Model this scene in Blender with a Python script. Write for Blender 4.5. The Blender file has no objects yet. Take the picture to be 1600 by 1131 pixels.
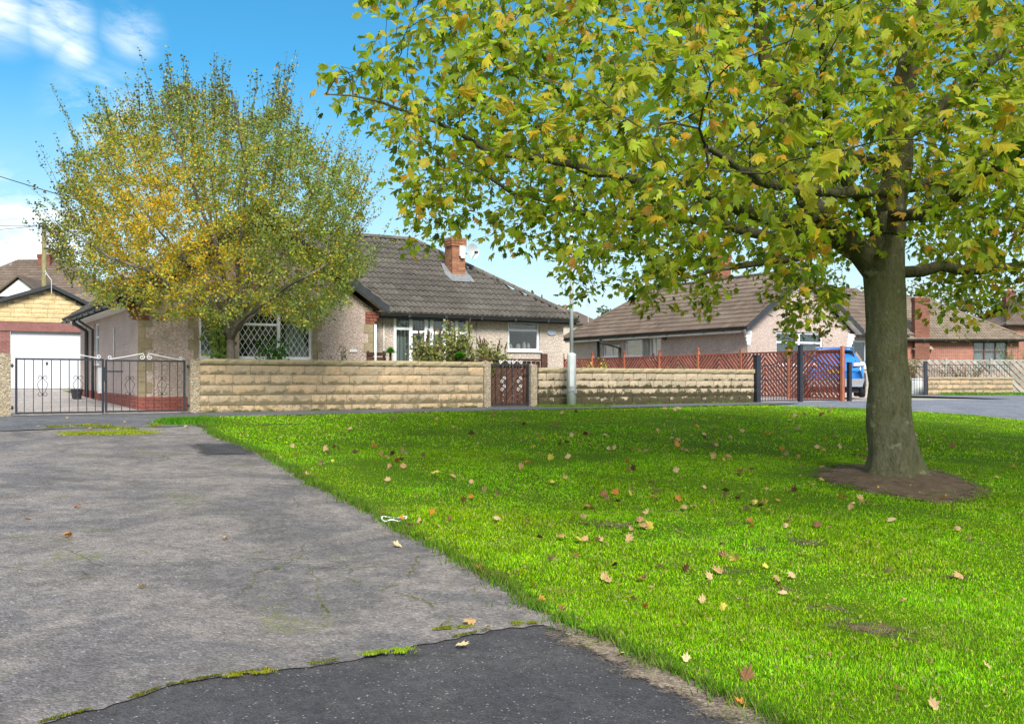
import bpy, math, random
import numpy as np
from mathutils import Vector, Matrix
from mathutils.geometry import delaunay_2d_cdt
SC = bpy.context.scene
COL = SC.collection
R = math.radians
rng = np.random.default_rng(7)
random.seed(7)

# ------------------------------------------------------------------ camera
EYE = 0.635
cd = bpy.data.cameras.new("camera"); cam = bpy.data.objects.new("camera", cd); COL.objects.link(cam)
cam.location = (0, 0, EYE); cam.rotation_euler = (R(90), 0, 0)
cd.sensor_width = 36; cd.lens = 36; cd.shift_y = 31.5/1600; cd.clip_end = 5000; cd.clip_start = .05
SC.camera = cam

# ------------------------------------------------------------------ sky and sun
SUN_DIR = Vector((.20, -.80, .68)).normalized()        # towards the sun: high, behind the camera on the right
sun_el = math.asin(SUN_DIR.z); sun_az = math.atan2(SUN_DIR.x, SUN_DIR.y)
W = bpy.data.worlds.new("World"); SC.world = W; W.use_nodes = True
nt = W.node_tree; nt.nodes.clear()
def wn(t, **k):
    n = nt.nodes.new(t)
    for a, b in k.items(): setattr(n, a, b)
    return n
def wl(a, b): nt.links.new(a, b)
out = wn('ShaderNodeOutputWorld'); bg = wn('ShaderNodeBackground'); bg.inputs[1].default_value = .145
sky = wn('ShaderNodeTexSky', sky_type='NISHITA', sun_disc=False, sun_elevation=sun_el, sun_rotation=sun_az)
sky.altitude = 100; sky.air_density = 1.0; sky.dust_density = .6; sky.ozone_density = 3.0
geo = wn('ShaderNodeTexCoord'); sep = wn('ShaderNodeSeparateXYZ'); wl(geo.outputs['Generated'], sep.inputs[0])
tint = wn('ShaderNodeMix', data_type='RGBA', blend_type='MULTIPLY'); tint.inputs[0].default_value = 1
wl(sky.outputs[0], tint.inputs[6]); tint.inputs[7].default_value = (.072, .205, .230, 1)
# pale band of thin haze towards the horizon, all the way round
mr = wn('ShaderNodeMapRange', interpolation_type='SMOOTHSTEP')
mr.inputs[1].default_value = .0; mr.inputs[2].default_value = .30; mr.inputs[3].default_value = .95; mr.inputs[4].default_value = .0
wl(sep.outputs[2], mr.inputs[0])
hz = wn('ShaderNodeMix', data_type='RGBA'); wl(mr.outputs[0], hz.inputs[0]); wl(tint.outputs[2], hz.inputs[6])
hz.inputs[7].default_value = (1.22, 1.38, 1.48, 1)
# wispy clouds
mp = wn('ShaderNodeMapping'); mp.inputs['Scale'].default_value = (1, 1, 2.2); wl(geo.outputs['Generated'], mp.inputs[0])
nz = wn('ShaderNodeTexNoise'); nz.inputs['Scale'].default_value = 5.5; nz.inputs['Detail'].default_value = 8; nz.inputs['Roughness'].default_value = .62
nz.inputs['Distortion'].default_value = .5
wl(mp.outputs[0], nz.inputs['Vector'])
def blob(d, r0, r1):
    d = Vector(d).normalized()
    v = wn('ShaderNodeVectorMath', operation='DISTANCE'); v.inputs[1].default_value = d
    wl(geo.outputs['Generated'], v.inputs[0])
    m = wn('ShaderNodeMapRange', interpolation_type='SMOOTHSTEP'); m.inputs[1].default_value = r0; m.inputs[2].default_value = r1
    m.inputs[3].default_value = 1; m.inputs[4].default_value = 0
    wl(v.outputs['Value'], m.inputs[0]); return m.outputs[0]
def mth(op, a, b):
    n = wn('ShaderNodeMath', operation=op, use_clamp=False)
    for i, x in enumerate((a, b)):
        if isinstance(x, (int, float)): n.inputs[i].default_value = x
        else: wl(x, n.inputs[i])
    return n.outputs[0]
def pxdir(px, py): return ((px-800)/1600, 1, (597-py)/1600)
s = mth('MULTIPLY', blob(pxdir(88, 30), .008, .040), 1.0)
s = mth('MAXIMUM', s, blob(pxdir(118, 78), .002, .026))
s = mth('MAXIMUM', s, mth('MULTIPLY', blob(pxdir(205, 50), .0, .035), .8))
s = mth('MAXIMUM', s, blob(pxdir(0, 10), .0, .05))
s = mth('MAXIMUM', s, mth('MULTIPLY', blob(pxdir(5, 385), .02, .09), 1.2))
s = mth('MAXIMUM', s, mth('MULTIPLY', blob(pxdir(150, 170), .0, .06), .6))
# broken cloud added out of view behind the camera to brighten ambient light
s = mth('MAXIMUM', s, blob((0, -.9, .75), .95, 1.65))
nr = wn('ShaderNodeMapRange'); nr.inputs[1].default_value = .38; nr.inputs[2].default_value = .60; wl(nz.outputs[0], nr.inputs[0])
cf = mth('MULTIPLY', s, nr.outputs[0])
cf = mth('MINIMUM', cf, .9)
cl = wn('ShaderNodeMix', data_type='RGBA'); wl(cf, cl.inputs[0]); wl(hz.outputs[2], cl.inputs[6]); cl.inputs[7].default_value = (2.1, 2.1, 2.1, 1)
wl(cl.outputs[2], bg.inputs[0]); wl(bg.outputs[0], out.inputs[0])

sl = bpy.data.lights.new("sun", 'SUN'); sl.energy = 1.32; sl.angle = R(20); sl.color = (1, .95, .87)
so = bpy.data.objects.new("sun", sl); COL.objects.link(so); so.rotation_euler = SUN_DIR.to_track_quat('Z', 'Y').to_euler()
SC.render.engine = 'CYCLES'
SC.view_settings.view_transform = 'Standard'; SC.view_settings.look = 'None'
SC.view_settings.exposure = 2.38; SC.view_settings.gamma = 1; SC.view_settings.use_curve_mapping = False
SC.cycles.max_bounces = 6; SC.cycles.transparent_max_bounces = 12

# ------------------------------------------------------------------ frames: the street runs at angle A
A = R(30.65); CA, SA = math.cos(A), math.sin(A); Y0 = 25.05
def uv2xy(u, v): return u*CA - v*SA, Y0 + u*SA + v*CA
def xy2uv(x, y): return x*CA + (y-Y0)*SA, -x*SA + (y-Y0)*CA
def smooth(a, b, x):
    t = np.clip((x-a)/(b-a), 0, 1); return t*t*(3-2*t)
def zt(x, y):
    x = np.asarray(x, float); y = np.asarray(y, float)
    u, v = x*CA + (y-Y0)*SA, -x*SA + (y-Y0)*CA
    base = .004*(np.clip(u, -12, 8)+7.5)
    rise = .025*np.clip(v, 0, 16)*(1-smooth(12, 19, u))
    t = np.clip(-v-1.3, -60, 45)
    return base + rise - .0529*(np.sqrt(t*t+.25)+t)/2
def ztf(x, y): return float(zt(x, y))
def zuv(u, v): return ztf(*uv2xy(u, v))
def hit(px, py):
    """where the line of sight of the surveyed point meets the ground"""
    dx, dz = (px-800)/1600, (597-py)/1600
    y = 1.0
    while y < 200:
        if EYE+dz*y < ztf(dx*y, y): break
        y += .25
    lo, hi = y-.25, y
    for _ in range(20):
        m = (lo+hi)/2
        if EYE+dz*m < ztf(dx*m, m): hi = m
        else: lo = m
    return dx*hi, hi
def u_at(px, v):
    dx = (px-800)/1600; y = (v+Y0*CA)/(CA-dx*SA); return dx*y*CA+(y-Y0)*SA
def v_at(px, u):
    dx = (px-800)/1600; return (u*CA-dx*(Y0+u*SA))/(SA+dx*CA)
def z_at(py, u, v): return EYE+(597-py)/1600*uv2xy(u, v)[1]

# ------------------------------------------------------------------ materials
def rgb(c): return (*c, 1)
class NM:
    def __init__(s, name):
        s.m = bpy.data.materials.new(name); s.m.use_nodes = True; s.t = s.m.node_tree
        s.b = s.t.nodes['Principled BSDF']; s.o = s.t.nodes['Material Output']
        s.tc = s.n('ShaderNodeTexCoord'); s.vec = s.tc.outputs['Object']
    def n(s, t, **k):
        x = s.t.nodes.new(t)
        for a, b in k.items(): setattr(x, a, b)
        return x
    def l(s, a, b): s.t.links.new(a, b)
    def set(s, inp, x):
        if isinstance(x, bpy.types.NodeSocket): s.l(x, inp)
        elif isinstance(x, (tuple, list)) and len(x) == 3 and inp.type == 'RGBA': inp.default_value = rgb(x)
        else: inp.default_value = x
    def mapped(s, sc, vec=None):
        m = s.n('ShaderNodeMapping'); m.inputs['Scale'].default_value = sc; s.l(vec or s.vec, m.inputs[0]); return m.outputs[0]
    def noise(s, scale, detail=4, rough=.55, vec=None, dist=0, lo=None, hi=None):
        x = s.n('ShaderNodeTexNoise'); x.inputs['Scale'].default_value = scale; x.inputs['Detail'].default_value = detail
        x.inputs['Roughness'].default_value = rough; x.inputs['Distortion'].default_value = dist; s.l(vec or s.vec, x.inputs['Vector'])
        return s.ramp(x.outputs[0], lo, hi) if lo is not None else x.outputs[0]
    def voro(s, scale, feature='F1', out='Distance', vec=None, rnd=1):
        x = s.n('ShaderNodeTexVoronoi', feature=feature); x.inputs['Scale'].default_value = scale; x.inputs['Randomness'].default_value = rnd
        s.l(vec or s.vec, x.inputs['Vector']); return x.outputs[out]
    def ramp(s, v, lo, hi, a=0, b=1):
        m = s.n('ShaderNodeMapRange'); s.set(m.inputs[0], v)
        for i, q in enumerate((lo, hi, a, b)): m.inputs[i+1].default_value = q
        return m.outputs[0]
    def mix(s, f, a, b, mode='MIX'):
        m = s.n('ShaderNodeMix', data_type='RGBA', blend_type=mode); s.set(m.inputs[0], f); s.set(m.inputs[6], a); s.set(m.inputs[7], b); return m.outputs[2]
    def math(s, op, a, b=0.0):
        m = s.n('ShaderNodeMath', operation=op); s.set(m.inputs[0], a); s.set(m.inputs[1], b); return m.outputs[0]
    def hsv(s, c, h=.5, sa=1, v=1):
        m = s.n('ShaderNodeHueSaturation'); s.set(m.inputs['Color'], c); s.set(m.inputs['Hue'], h); s.set(m.inputs['Saturation'], sa); s.set(m.inputs['Value'], v); return m.outputs[0]
    def rand(s): return s.n('ShaderNodeObjectInfo').outputs['Random']
    def attr(s, name='col', out='Color'): return s.n('ShaderNodeAttribute', attribute_name=name).outputs[out]
    def offs(s):
        """texture space shifted per object so that copies differ"""
        v = s.n('ShaderNodeVectorMath', operation='MULTIPLY_ADD'); c = s.n('ShaderNodeCombineXYZ'); r = s.rand()
        for i in range(3): s.l(r, c.inputs[i])
        s.l(c.outputs[0], v.inputs[0]); v.inputs[1].default_value = (37, 53, 71); s.l(s.vec, v.inputs[2]); s.vec = v.outputs[0]
    def done(s, c=None, rough=.8, bump=None, bs=.5, bd=.01, spec=.3, metal=0, alpha=None):
        if c is not None: s.set(s.b.inputs['Base Color'], c)
        s.set(s.b.inputs['Roughness'], rough); s.b.inputs['Specular IOR Level'].default_value = spec; s.b.inputs['Metallic'].default_value = metal
        if bump is not None:
            x = s.n('ShaderNodeBump'); x.inputs['Strength'].default_value = bs; x.inputs['Distance'].default_value = bd
            s.l(bump, x.inputs['Height']); s.l(x.outputs[0], s.b.inputs['Normal'])
        return s.m
MAT = {}
def plain(name, c, rough=.6, spec=.4, metal=0, var=.12, scale=6, bump=.0):
    m = NM(name); n = m.noise(scale, 6)
    col = m.hsv(rgb(c) if 0 else m.mix(1, (1, 1, 1), c), v=m.ramp(n, .25, .75, 1-var, 1+var))
    MAT[name] = m.done(col, rough, spec=spec, metal=metal, bump=n if bump else None, bs=bump); return MAT[name]

# painted and plastic
plain('upvc', (.74, .75, .77), .35, var=.05)
plain('white_paint', (.70, .69, .66), .5, var=.12, scale=3)
plain('black_metal', (.018, .02, .028), .42, .5, var=.3)
plain('white_metal', (.72, .73, .75), .4, var=.1)
plain('gutter', (.028, .031, .036), .4, .5, var=.2)
plain('bargeboard', (.03, .033, .038), .5, var=.3)
plain('galvanised', (.46, .49, .50), .45, .5, metal=.15, var=.14, scale=5)
plain('lead', (.17, .18, .19), .6, var=.2, scale=8)
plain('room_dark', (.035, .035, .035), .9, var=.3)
plain('ceramic', (.6, .58, .5), .3, var=.1)
plain('terracotta', (.33, .12, .07), .8, var=.2)
plain('cable', (.03, .03, .03), .6)
plain('white_plastic', (.75, .76, .76), .4)
plain('soil', (.115, .072, .046), .95, .1, var=.4, scale=9, bump=.8)
plain('blue_plaque', (.33, .38, .46), .4, var=.1)
plain('tyre', (.02, .02, .02), .8); plain('rim', (.3, .3, .32), .35, metal=.6)
plain('grey_trim', (.22, .23, .25), .5); plain('dark_trim', (.03, .03, .035), .6)
plain('car_paint', (.012, .16, .52), .18, .6, var=.04); MAT['car_paint'].node_tree.nodes['Principled BSDF'].inputs['Coat Weight'].default_value = .6
plain('lamp_lens', (.62, .42, .42), .15, .6)
plain('orange_vent', (.7, .68, .6), .6)

def curtain():
    m = NM('net_curtain'); s = m.noise(3, 3, vec=m.mapped((14, 14, .6)))
    MAT['net_curtain'] = m.done(m.mix(m.ramp(s, .3, .7), (.30, .33, .32), (.66, .70, .68)), .9)
curtain()
def glass():
    m = bpy.data.materials.new('glass'); m.use_nodes = True; t = m.node_tree; t.nodes.clear()
    o = t.nodes.new('ShaderNodeOutputMaterial'); mx = t.nodes.new('ShaderNodeMixShader'); tr = t.nodes.new('ShaderNodeBsdfTransparent')
    gl = t.nodes.new('ShaderNodeBsdfGlossy'); gl.inputs['Roughness'].default_value = .02; fr = t.nodes.new('ShaderNodeFresnel'); fr.inputs[0].default_value = 1.6
    ad = t.nodes.new('ShaderNodeMath'); ad.operation = 'MULTIPLY_ADD'; ad.inputs[1].default_value = .9; ad.inputs[2].default_value = .0
    tr.inputs[0].default_value = (.86, .9, .9, 1)
    t.links.new(fr.outputs[0], ad.inputs[0]); t.links.new(ad.outputs[0], mx.inputs[0]); t.links.new(tr.outputs[0], mx.inputs[1]); t.links.new(gl.outputs[0], mx.inputs[2])
    t.links.new(mx.outputs[0], o.inputs[0]); MAT['glass'] = m
glass()
def car_glass():
    m = NM('car_glass'); MAT['car_glass'] = m.done((.02, .025, .03), .06, spec=.8)
car_glass()
def pebbledash(name, c1, c2, c3):
    m = NM(name); big = m.noise(1.1, 5, .6)
    v = m.voro(34, out='Color'); vd = m.voro(34); g = m.n('ShaderNodeSeparateColor'); m.l(v, g.inputs[0])
    fine = m.noise(26, 3, .7, lo=.36, hi=.64)
    col = m.mix(m.ramp(g.outputs[0], .2, .9), c1, c2); col = m.mix(m.ramp(g.outputs[1], .78, .9), col, c3)
    col = m.mix(m.math('MULTIPLY', fine, .55), col, m.mix(.5, c1, (.06, .05, .045)))
    col = m.hsv(col, v=m.ramp(big, .25, .75, .88, 1.1))
    MAT[name] = m.done(col, .92, bump=m.math('ADD', m.ramp(vd, 0, .6, 1, 0), m.math('MULTIPLY', fine, -.8)), bs=.9, bd=.02, spec=.2)
pebbledash('pebbledash_pink', (.52, .39, .33), (.68, .54, .48), (.74, .66, .60))
pebbledash('pebbledash_smooth', (.58, .44, .39), (.66, .52, .46), (.68, .58, .53))
pebbledash('pebbledash_cream', (.56, .46, .38), (.68, .59, .51), (.74, .68, .62))
pebbledash('concrete_post', (.34, .27, .18), (.48, .40, .29), (.56, .50, .40))
def stone(name, c1, c2, c3, moss=0):
    m = NM(name); r = m.rand(); loc = m.n('ShaderNodeSeparateXYZ'); m.l(m.vec, loc.inputs[0])
    g = m.n('ShaderNodeNewGeometry'); P = g.outputs['Position']; m.vec = P
    n1 = m.noise(3.2, 6, .65, dist=.4); n2 = m.noise(16, 6, .7); n3 = m.noise(70, 3); n4 = m.noise(5.5, 7, .7)
    col = m.mix(m.ramp(n1, .3, .7), c1, c2); col = m.mix(m.ramp(m.math('FRACT', m.math('MULTIPLY', r, 7.3)), 0, 1, 0, .75), col, c3)
    col = m.mix(m.ramp(n4, .50, .70, 0, .45), col, (.30, .27, .21))
    col = m.mix(m.ramp(n2, .52, .72, 0, .6), col, (.16, .12, .07))
    if moss:
        lowz = m.ramp(loc.outputs[2], .62, .05, 0, .22)
        sp = m.n('ShaderNodeSeparateXYZ'); m.l(P, sp.inputs[0]); low = m.ramp(sp.outputs[2], .80, .10, -.20, .10)
        f = m.ramp(m.math('ADD', m.math('ADD', n4, lowz), m.math('MULTIPLY', low, moss)), .60-moss*.10, .68-moss*.10, 0, .5+.38*moss)
        col = m.mix(f, col, m.mix(n2, tuple(q*(1.25-.65*moss) for q in (.11, .10, .05)), tuple(q*(1.25-.6*moss) for q in (.22, .19, .11))))
    MAT[name] = m.done(m.hsv(col, v=m.ramp(n3, .3, .7, .82, 1.14)), .92, bump=m.math('ADD', n2, m.math('MULTIPLY', n3, .5)), bs=.8, bd=.02, spec=.12)
stone('sandstone', (.45, .31, .185), (.50, .38, .25), (.30, .245, .17), .65)
stone('sandstone_mossy', (.40, .31, .215), (.47, .385, .28), (.28, .235, .165), 1.4)
stone('cap_stone', (.31, .25, .15), (.42, .34, .21), (.33, .27, .17), .2)
stone('garage_stone', (.62, .44, .22), (.70, .54, .31), (.55, .40, .22))
stone('quoin', (.25, .20, .12), (.34, .28, .18), (.30, .25, .16))
stone('mortar', (.42, .34, .24), (.34, .28, .20), (.38, .32, .24))
def brick(name, c1, c2, c3):
    m = NM(name); r = m.rand(); m.offs(); n = m.noise(12, 6, .7); n2 = m.noise(2.5, 3, vec=m.tc.outputs['Object'])
    col = m.mix(r, c1, c2); col = m.mix(m.ramp(n, .5, .75), col, c3); col = m.mix(m.ramp(m.attr('col', 'Fac'), .0, 1., 0, .8), col, c3)
    MAT[name] = m.done(m.hsv(col, v=m.ramp(n2, .3, .7, .85, 1.15)), .9, bump=n, bs=.5, bd=.01, spec=.2)
brick('brick_chimney', (.27, .11, .06), (.36, .18, .10), (.18, .07, .045))
brick('brick_red', (.25, .095, .065), (.20, .075, .055), (.14, .055, .04))
brick('brick_plinth', (.25, .075, .06), (.31, .11, .085), (.20, .07, .055))
brick('brick_purple', (.20, .09, .085), (.27, .13, .11), (.13, .06, .06))
def brickwall(name, c1, c2, mortar, sc=1.0):
    m = NM(name); b = m.n('ShaderNodeTexBrick'); m.l(m.mapped((1, 1, 1)), b.inputs['Vector'])
    sx = m.n('ShaderNodeSeparateXYZ'); m.l(m.vec, sx.inputs[0]); cx = m.n('ShaderNodeCombineXYZ'); m.l(m.math('ADD', sx.outputs[0], sx.outputs[1]), cx.inputs[0]); m.l(sx.outputs[2], cx.inputs[1])
    m.l(cx.outputs[0], b.inputs['Vector']); b.inputs['Scale'].default_value = 1/sc; b.inputs['Mortar Size'].default_value = .008
    b.inputs['Brick Width'].default_value = .225; b.inputs['Row Height'].default_value = .075
    b.inputs['Color1'].default_value = rgb(c1); b.inputs['Color2'].default_value = rgb(c2); b.inputs['Mortar'].default_value = rgb(mortar)
    n = m.noise(1.3, 5, .6)
    MAT[name] = m.done(m.hsv(b.outputs[0], v=m.ramp(n, .25, .75, .75, 1.2)), .9, bump=b.outputs[1], bs=-.4, spec=.15)
brickwall('far_brick', (.33, .11, .07), (.24, .08, .055), (.40, .30, .25))
def tile(name, c1, c2, c3):
    m = NM(name); r = m.rand(); m.offs(); n = m.noise(5, 6, .7); n2 = m.noise(45, 4, .7); g = m.n('ShaderNodeNewGeometry'); n3 = m.noise(.8, 4, vec=g.outputs['Position'])
    col = m.mix(m.ramp(n, .3, .7), c1, c2); col = m.mix(m.ramp(m.math('ADD', n2, m.math('MULTIPLY', n3, .25)), .62, .78), col, c3)
    a = m.attr('col', 'Fac')
    v = m.math('ADD', m.ramp(r, 0, 1, .85, 1.15), m.ramp(a, 0, 1, -.14, .16))
    MAT[name] = m.done(m.hsv(col, v=v), .88, bump=n2, bs=.4, bd=.01, spec=.2)
tile('roof_tile', (.066, .057, .050), (.100, .088, .076), (.18, .17, .15))
tile('roof_tile_brown', (.095, .070, .055), (.140, .103, .080), (.22, .18, .145))
tile('roof_tile_tan', (.15, .115, .085), (.21, .165, .12), (.27, .23, .18))
def wood(name, c1, c2, axis=(1, 1, 1)):
    m = NM(name); r = m.rand(); m.offs(); n = m.noise(9, 6, .65); n2 = m.noise(2, 3)
    col = m.mix(m.ramp(n, .3, .7), c1, c2)
    MAT[name] = m.done(m.hsv(col, v=m.math('MULTIPLY', m.ramp(r, 0, 1, .75, 1.2), m.ramp(n2, .3, .7, .85, 1.15))), .75, bump=n, bs=.3, spec=.25)
wood('fence_red', (.19, .048, .03), (.28, .08, .048)); wood('fence_red_post', (.27, .08, .045), (.34, .13, .07))
wood('fence_grey', (.24, .22, .19), (.36, .34, .30)); wood('fence_dark', (.045, .022, .016), (.09, .042, .03))
wood('gate_brown', (.055, .028, .020), (.11, .055, .038)); wood('gate_frame_brown', (.12, .05, .04), (.17, .08, .06)); wood('pole_wood', (.13, .11, .06), (.22, .19, .09))
def garage_door():
    m = NM('garage_door'); MAT['garage_door'] = m.done(m.hsv(m.mix(m.noise(1.5, 3), (.50, .51, .56), (.58, .59, .63))), .45)
garage_door()

def soft(m):
    m.set(m.b.inputs['Alpha'], m.ramp(m.math('ADD', m.attr('col', 'Fac'), m.math('ADD', m.math('MULTIPLY', m.noise(6, 8, .8), 1.7), m.math('MULTIPLY', m.noise(60, 2), .5))), 1.30, 1.62))
def asphalt(name, c1, c2, dark, patch=None, moss=0., wet=.0, cracks=False, grit=70, edge=False):
    m = NM(name); P = m.vec
    big = m.noise(.75, 8, .68, dist=1.2); mid = m.noise(1.9, 7, .7); mid2 = m.noise(7, 5, .7)
    v = m.voro(grit, out='Color'); vd = m.voro(grit); g = m.n('ShaderNodeSeparateColor'); m.l(v, g.inputs[0])
    fine = m.noise(130, 2, .7)
    col = m.mix(m.ramp(big, .42, .58), c1, c2); col = m.mix(m.ramp(mid, .52, .72, 0, .55), col, dark)
    col = m.hsv(col, v=m.math('MULTIPLY', m.ramp(g.outputs[0], 0, 1, .70, 1.32), m.ramp(mid2, .3, .7, .72, 1.22)))
    col = m.mix(m.ramp(g.outputs[1], .985, .99, 0, .5), col, (.40, .38, .36))
    col = m.mix(m.ramp(fine, .58, .75, 0, .5), col, (.02, .02, .02))
    mid2b = m.noise(22, 5, .75)
    col = m.mix(m.ramp(m.noise(.8, 8, .7, dist=1.2), .52, .66, 0, .35), col, dark); col = m.hsv(col, v=m.ramp(mid2b, .3, .7, .8, 1.2))
    h = m.math('ADD', m.math('MULTIPLY', vd, -1.1), m.math('ADD', m.math('MULTIPLY', mid2, .25), m.math('MULTIPLY', mid2b, .6)))
    if cracks:
        wv = m.n('ShaderNodeVectorMath', operation='MULTIPLY_ADD'); nn = m.n('ShaderNodeTexNoise'); nn.inputs['Scale'].default_value = 2.5; m.l(P, nn.inputs['Vector'])
        m.l(nn.outputs['Color'], wv.inputs[0]); wv.inputs[1].default_value = (.5, .5, 0); m.l(P, wv.inputs[2])
        e = m.voro(.75, 'DISTANCE_TO_EDGE', vec=wv.outputs[0]); e2 = m.voro(2.6, 'DISTANCE_TO_EDGE', vec=wv.outputs[0])
        reg = m.noise(.5, 2, lo=.48, hi=.62); reg2 = m.noise(.7, 3, lo=.54, hi=.64)
        ck = m.math('MAXIMUM', m.math('MULTIPLY', m.ramp(e, .002, .009, 1, 0), reg), m.math('MULTIPLY', m.ramp(e2, .003, .012, 1, 0), m.math('MULTIPLY', reg2, reg)))
        mossn = m.noise(9, 3, lo=.45, hi=.6)
        col = m.mix(m.math('MULTIPLY', ck, .6), col, m.mix(mossn, (.03, .028, .022), (.10, .13, .02)))
        h = m.math('SUBTRACT', h, m.math('MULTIPLY', ck, 1.2))
    if moss:
        f = m.math('MULTIPLY', m.noise(1.1, 7, .7, lo=.60-.06*moss, hi=.70-.06*moss), m.noise(16, 4, .7, lo=.42, hi=.58))
        col = m.mix(m.math('MULTIPLY', f, .7), col, (.13, .15, .02))
    rgh = m.ramp(mid, .3, .7, .62-wet, .95)
    MAT[name] = m.done(col, rgh, bump=h, bs=.55, bd=.014, spec=.25)
    if edge: soft(m)
asphalt('old_tarmac', (.205, .182, .170), (.125, .115, .116), (.070, .062, .060), moss=.35, wet=.12, cracks=True, grit=75)
asphalt('new_asphalt', (.052, .050, .055), (.070, .067, .070), (.038, .036, .040), wet=.1, grit=120)
asphalt('dirt', (.21, .165, .125), (.10, .082, .07), (.06, .055, .05), moss=.6, grit=60, edge=True)
asphalt('repair_asphalt', (.046, .045, .050), (.060, .058, .062), (.034, .033, .037), grit=120, edge=True)
asphalt('path_asphalt', (.13, .13, .14), (.095, .097, .108), (.065, .068, .08), moss=.3)
asphalt('road_asphalt', (.185, .195, .225), (.15, .16, .19), (.12, .13, .15))
asphalt('drive_concrete', (.38, .335, .31), (.31, .275, .26), (.23, .205, .195), moss=.0, grit=30)
asphalt('gravel_mat', (.34, .26, .20), (.28, .21, .16), (.2, .15, .12), grit=30)
MAT['soil_soft'] = None
def soil_soft():
    m = NM('soil_soft'); n = m.noise(9, 7, .7); n2 = m.noise(60, 4, .7)
    MAT['soil_soft'] = m.done(m.hsv(m.mix(m.ramp(n, .3, .7), (.12, .08, .055), (.24, .175, .125)), v=m.ramp(n2, .3, .7, .6, 1.3)), .95, bump=m.math('ADD', n, n2), bs=1, bd=.03, spec=.1); soft(m)
soil_soft()
def lawn_mat(name, g1, g2, g3):
    m = NM(name); a = m.noise(.45, 4, .6); b = m.noise(5, 6, .7); c = m.noise(40, 4, .7)
    col = m.mix(m.ramp(a, .3, .7), g1, g2); col = m.mix(m.ramp(b, .55, .75, 0, .7), col, g3); col = m.hsv(col, v=m.ramp(c, .3, .7, .6, 1.3))
    MAT[name] = m.done(col, .95, bump=c, bs=1, bd=.04, spec=.05)
lawn_mat('lawn_ground', (.07, .15, .007), (.10, .19, .008), (.10, .10, .03))
lawn_mat('far_ground', (.06, .11, .02), (.08, .13, .025), (.10, .09, .05))
def blade():
    m = NM('grass_blade'); g = m.n('ShaderNodeNewGeometry'); n = m.noise(.6, 4, .6, vec=g.outputs['Position']); n2 = m.noise(4, 4, .6, vec=g.outputs['Position'])
    n3 = m.noise(11, 5, .7, vec=g.outputs['Position']); n4 = m.noise(2.2, 5, .7, vec=g.outputs['Position'], lo=.56, hi=.70)
    col = m.hsv(m.attr(), h=m.ramp(n, .3, .7, .480, .512), v=m.math('MULTIPLY', m.ramp(n, .3, .7, .85, 1.15), m.math('MULTIPLY', m.ramp(n2, .3, .7, .75, 1.2), m.ramp(n3, .3, .7, .72, 1.2))))
    col = m.mix(m.math('MULTIPLY', n4, .55), col, (.26, .27, .07))
    p = m.done(col, .65, spec=.10); tr = m.n('ShaderNodeBsdfTranslucent'); m.l(col, tr.inputs[0]); mx = m.n('ShaderNodeMixShader'); mx.inputs[0].default_value = .35
    m.l(m.b.outputs[0], mx.inputs[1]); m.l(tr.outputs[0], mx.inputs[2]); m.l(mx.outputs[0], m.o.inputs[0]); MAT['grass_blade'] = p
blade()
def leafmat(name, attr=True, c=None, rnd=None, trans=.58, rough=.5, spec=.35, vein=0):
    m = NM(name)
    if attr: col = m.attr()
    else:
        r = m.rand(); cr = m.n('ShaderNodeValToRGB'); m.l(r, cr.inputs[0]); e = cr.color_ramp.elements
        cr.color_ramp.interpolation = 'LINEAR'
        e[0].position = 0; e[0].color = rgb(rnd[0]); e[1].position = 1; e[1].color = rgb(rnd[-1])
        for i, q in enumerate(rnd[1:-1]):
            x = e.new((i+1)/(len(rnd)-1)); x.color = rgb(q)
        col = cr.outputs[0]
    n = m.noise(22 if not attr else 14, 4, .6); col = m.hsv(col, h=m.ramp(n, .3, .7, .49, .51), v=m.ramp(n, .3, .7, .8, 1.2))
    if vein:
        col = m.mix(m.noise(30, 4, lo=.62, hi=.72), col, (.14, .07, .02))
    m.done(col, rough, spec=spec*.6)
    tr = m.n('ShaderNodeBsdfTranslucent'); m.l(m.hsv(col, v=1.25), tr.inputs[0]); mx = m.n('ShaderNodeMixShader'); mx.inputs[0].default_value = trans
    m.l(m.b.outputs[0], mx.inputs[1]); m.l(tr.outputs[0], mx.inputs[2]); m.l(mx.outputs[0], m.o.inputs[0]); MAT[name] = m.m
leafmat('foliage'); leafmat('leaf_single', False, rnd=[(.15, .22, .012), (.30, .35, .02), (.22, .29, .015), (.40, .41, .04), (.28, .33, .02), (.55, .38, .03), (.34, .38, .04)], rough=.42, vein=1)
leafmat('fallen_tan', False, rnd=[(.42, .27, .12), (.52, .38, .20), (.38, .22, .09), (.55, .42, .24)], trans=.15, rough=.7)
leafmat('fallen_orange', False, rnd=[(.45, .16, .03), (.50, .22, .05), (.55, .30, .06)], trans=.2, rough=.65)
leafmat('fallen_yellow', False, rnd=[(.50, .40, .05), (.56, .45, .10), (.42, .38, .06)], trans=.2, rough=.65)
leafmat('fallen_brown', False, rnd=[(.16, .08, .035), (.22, .11, .05), (.13, .07, .035)], trans=.1, rough=.8)
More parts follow.
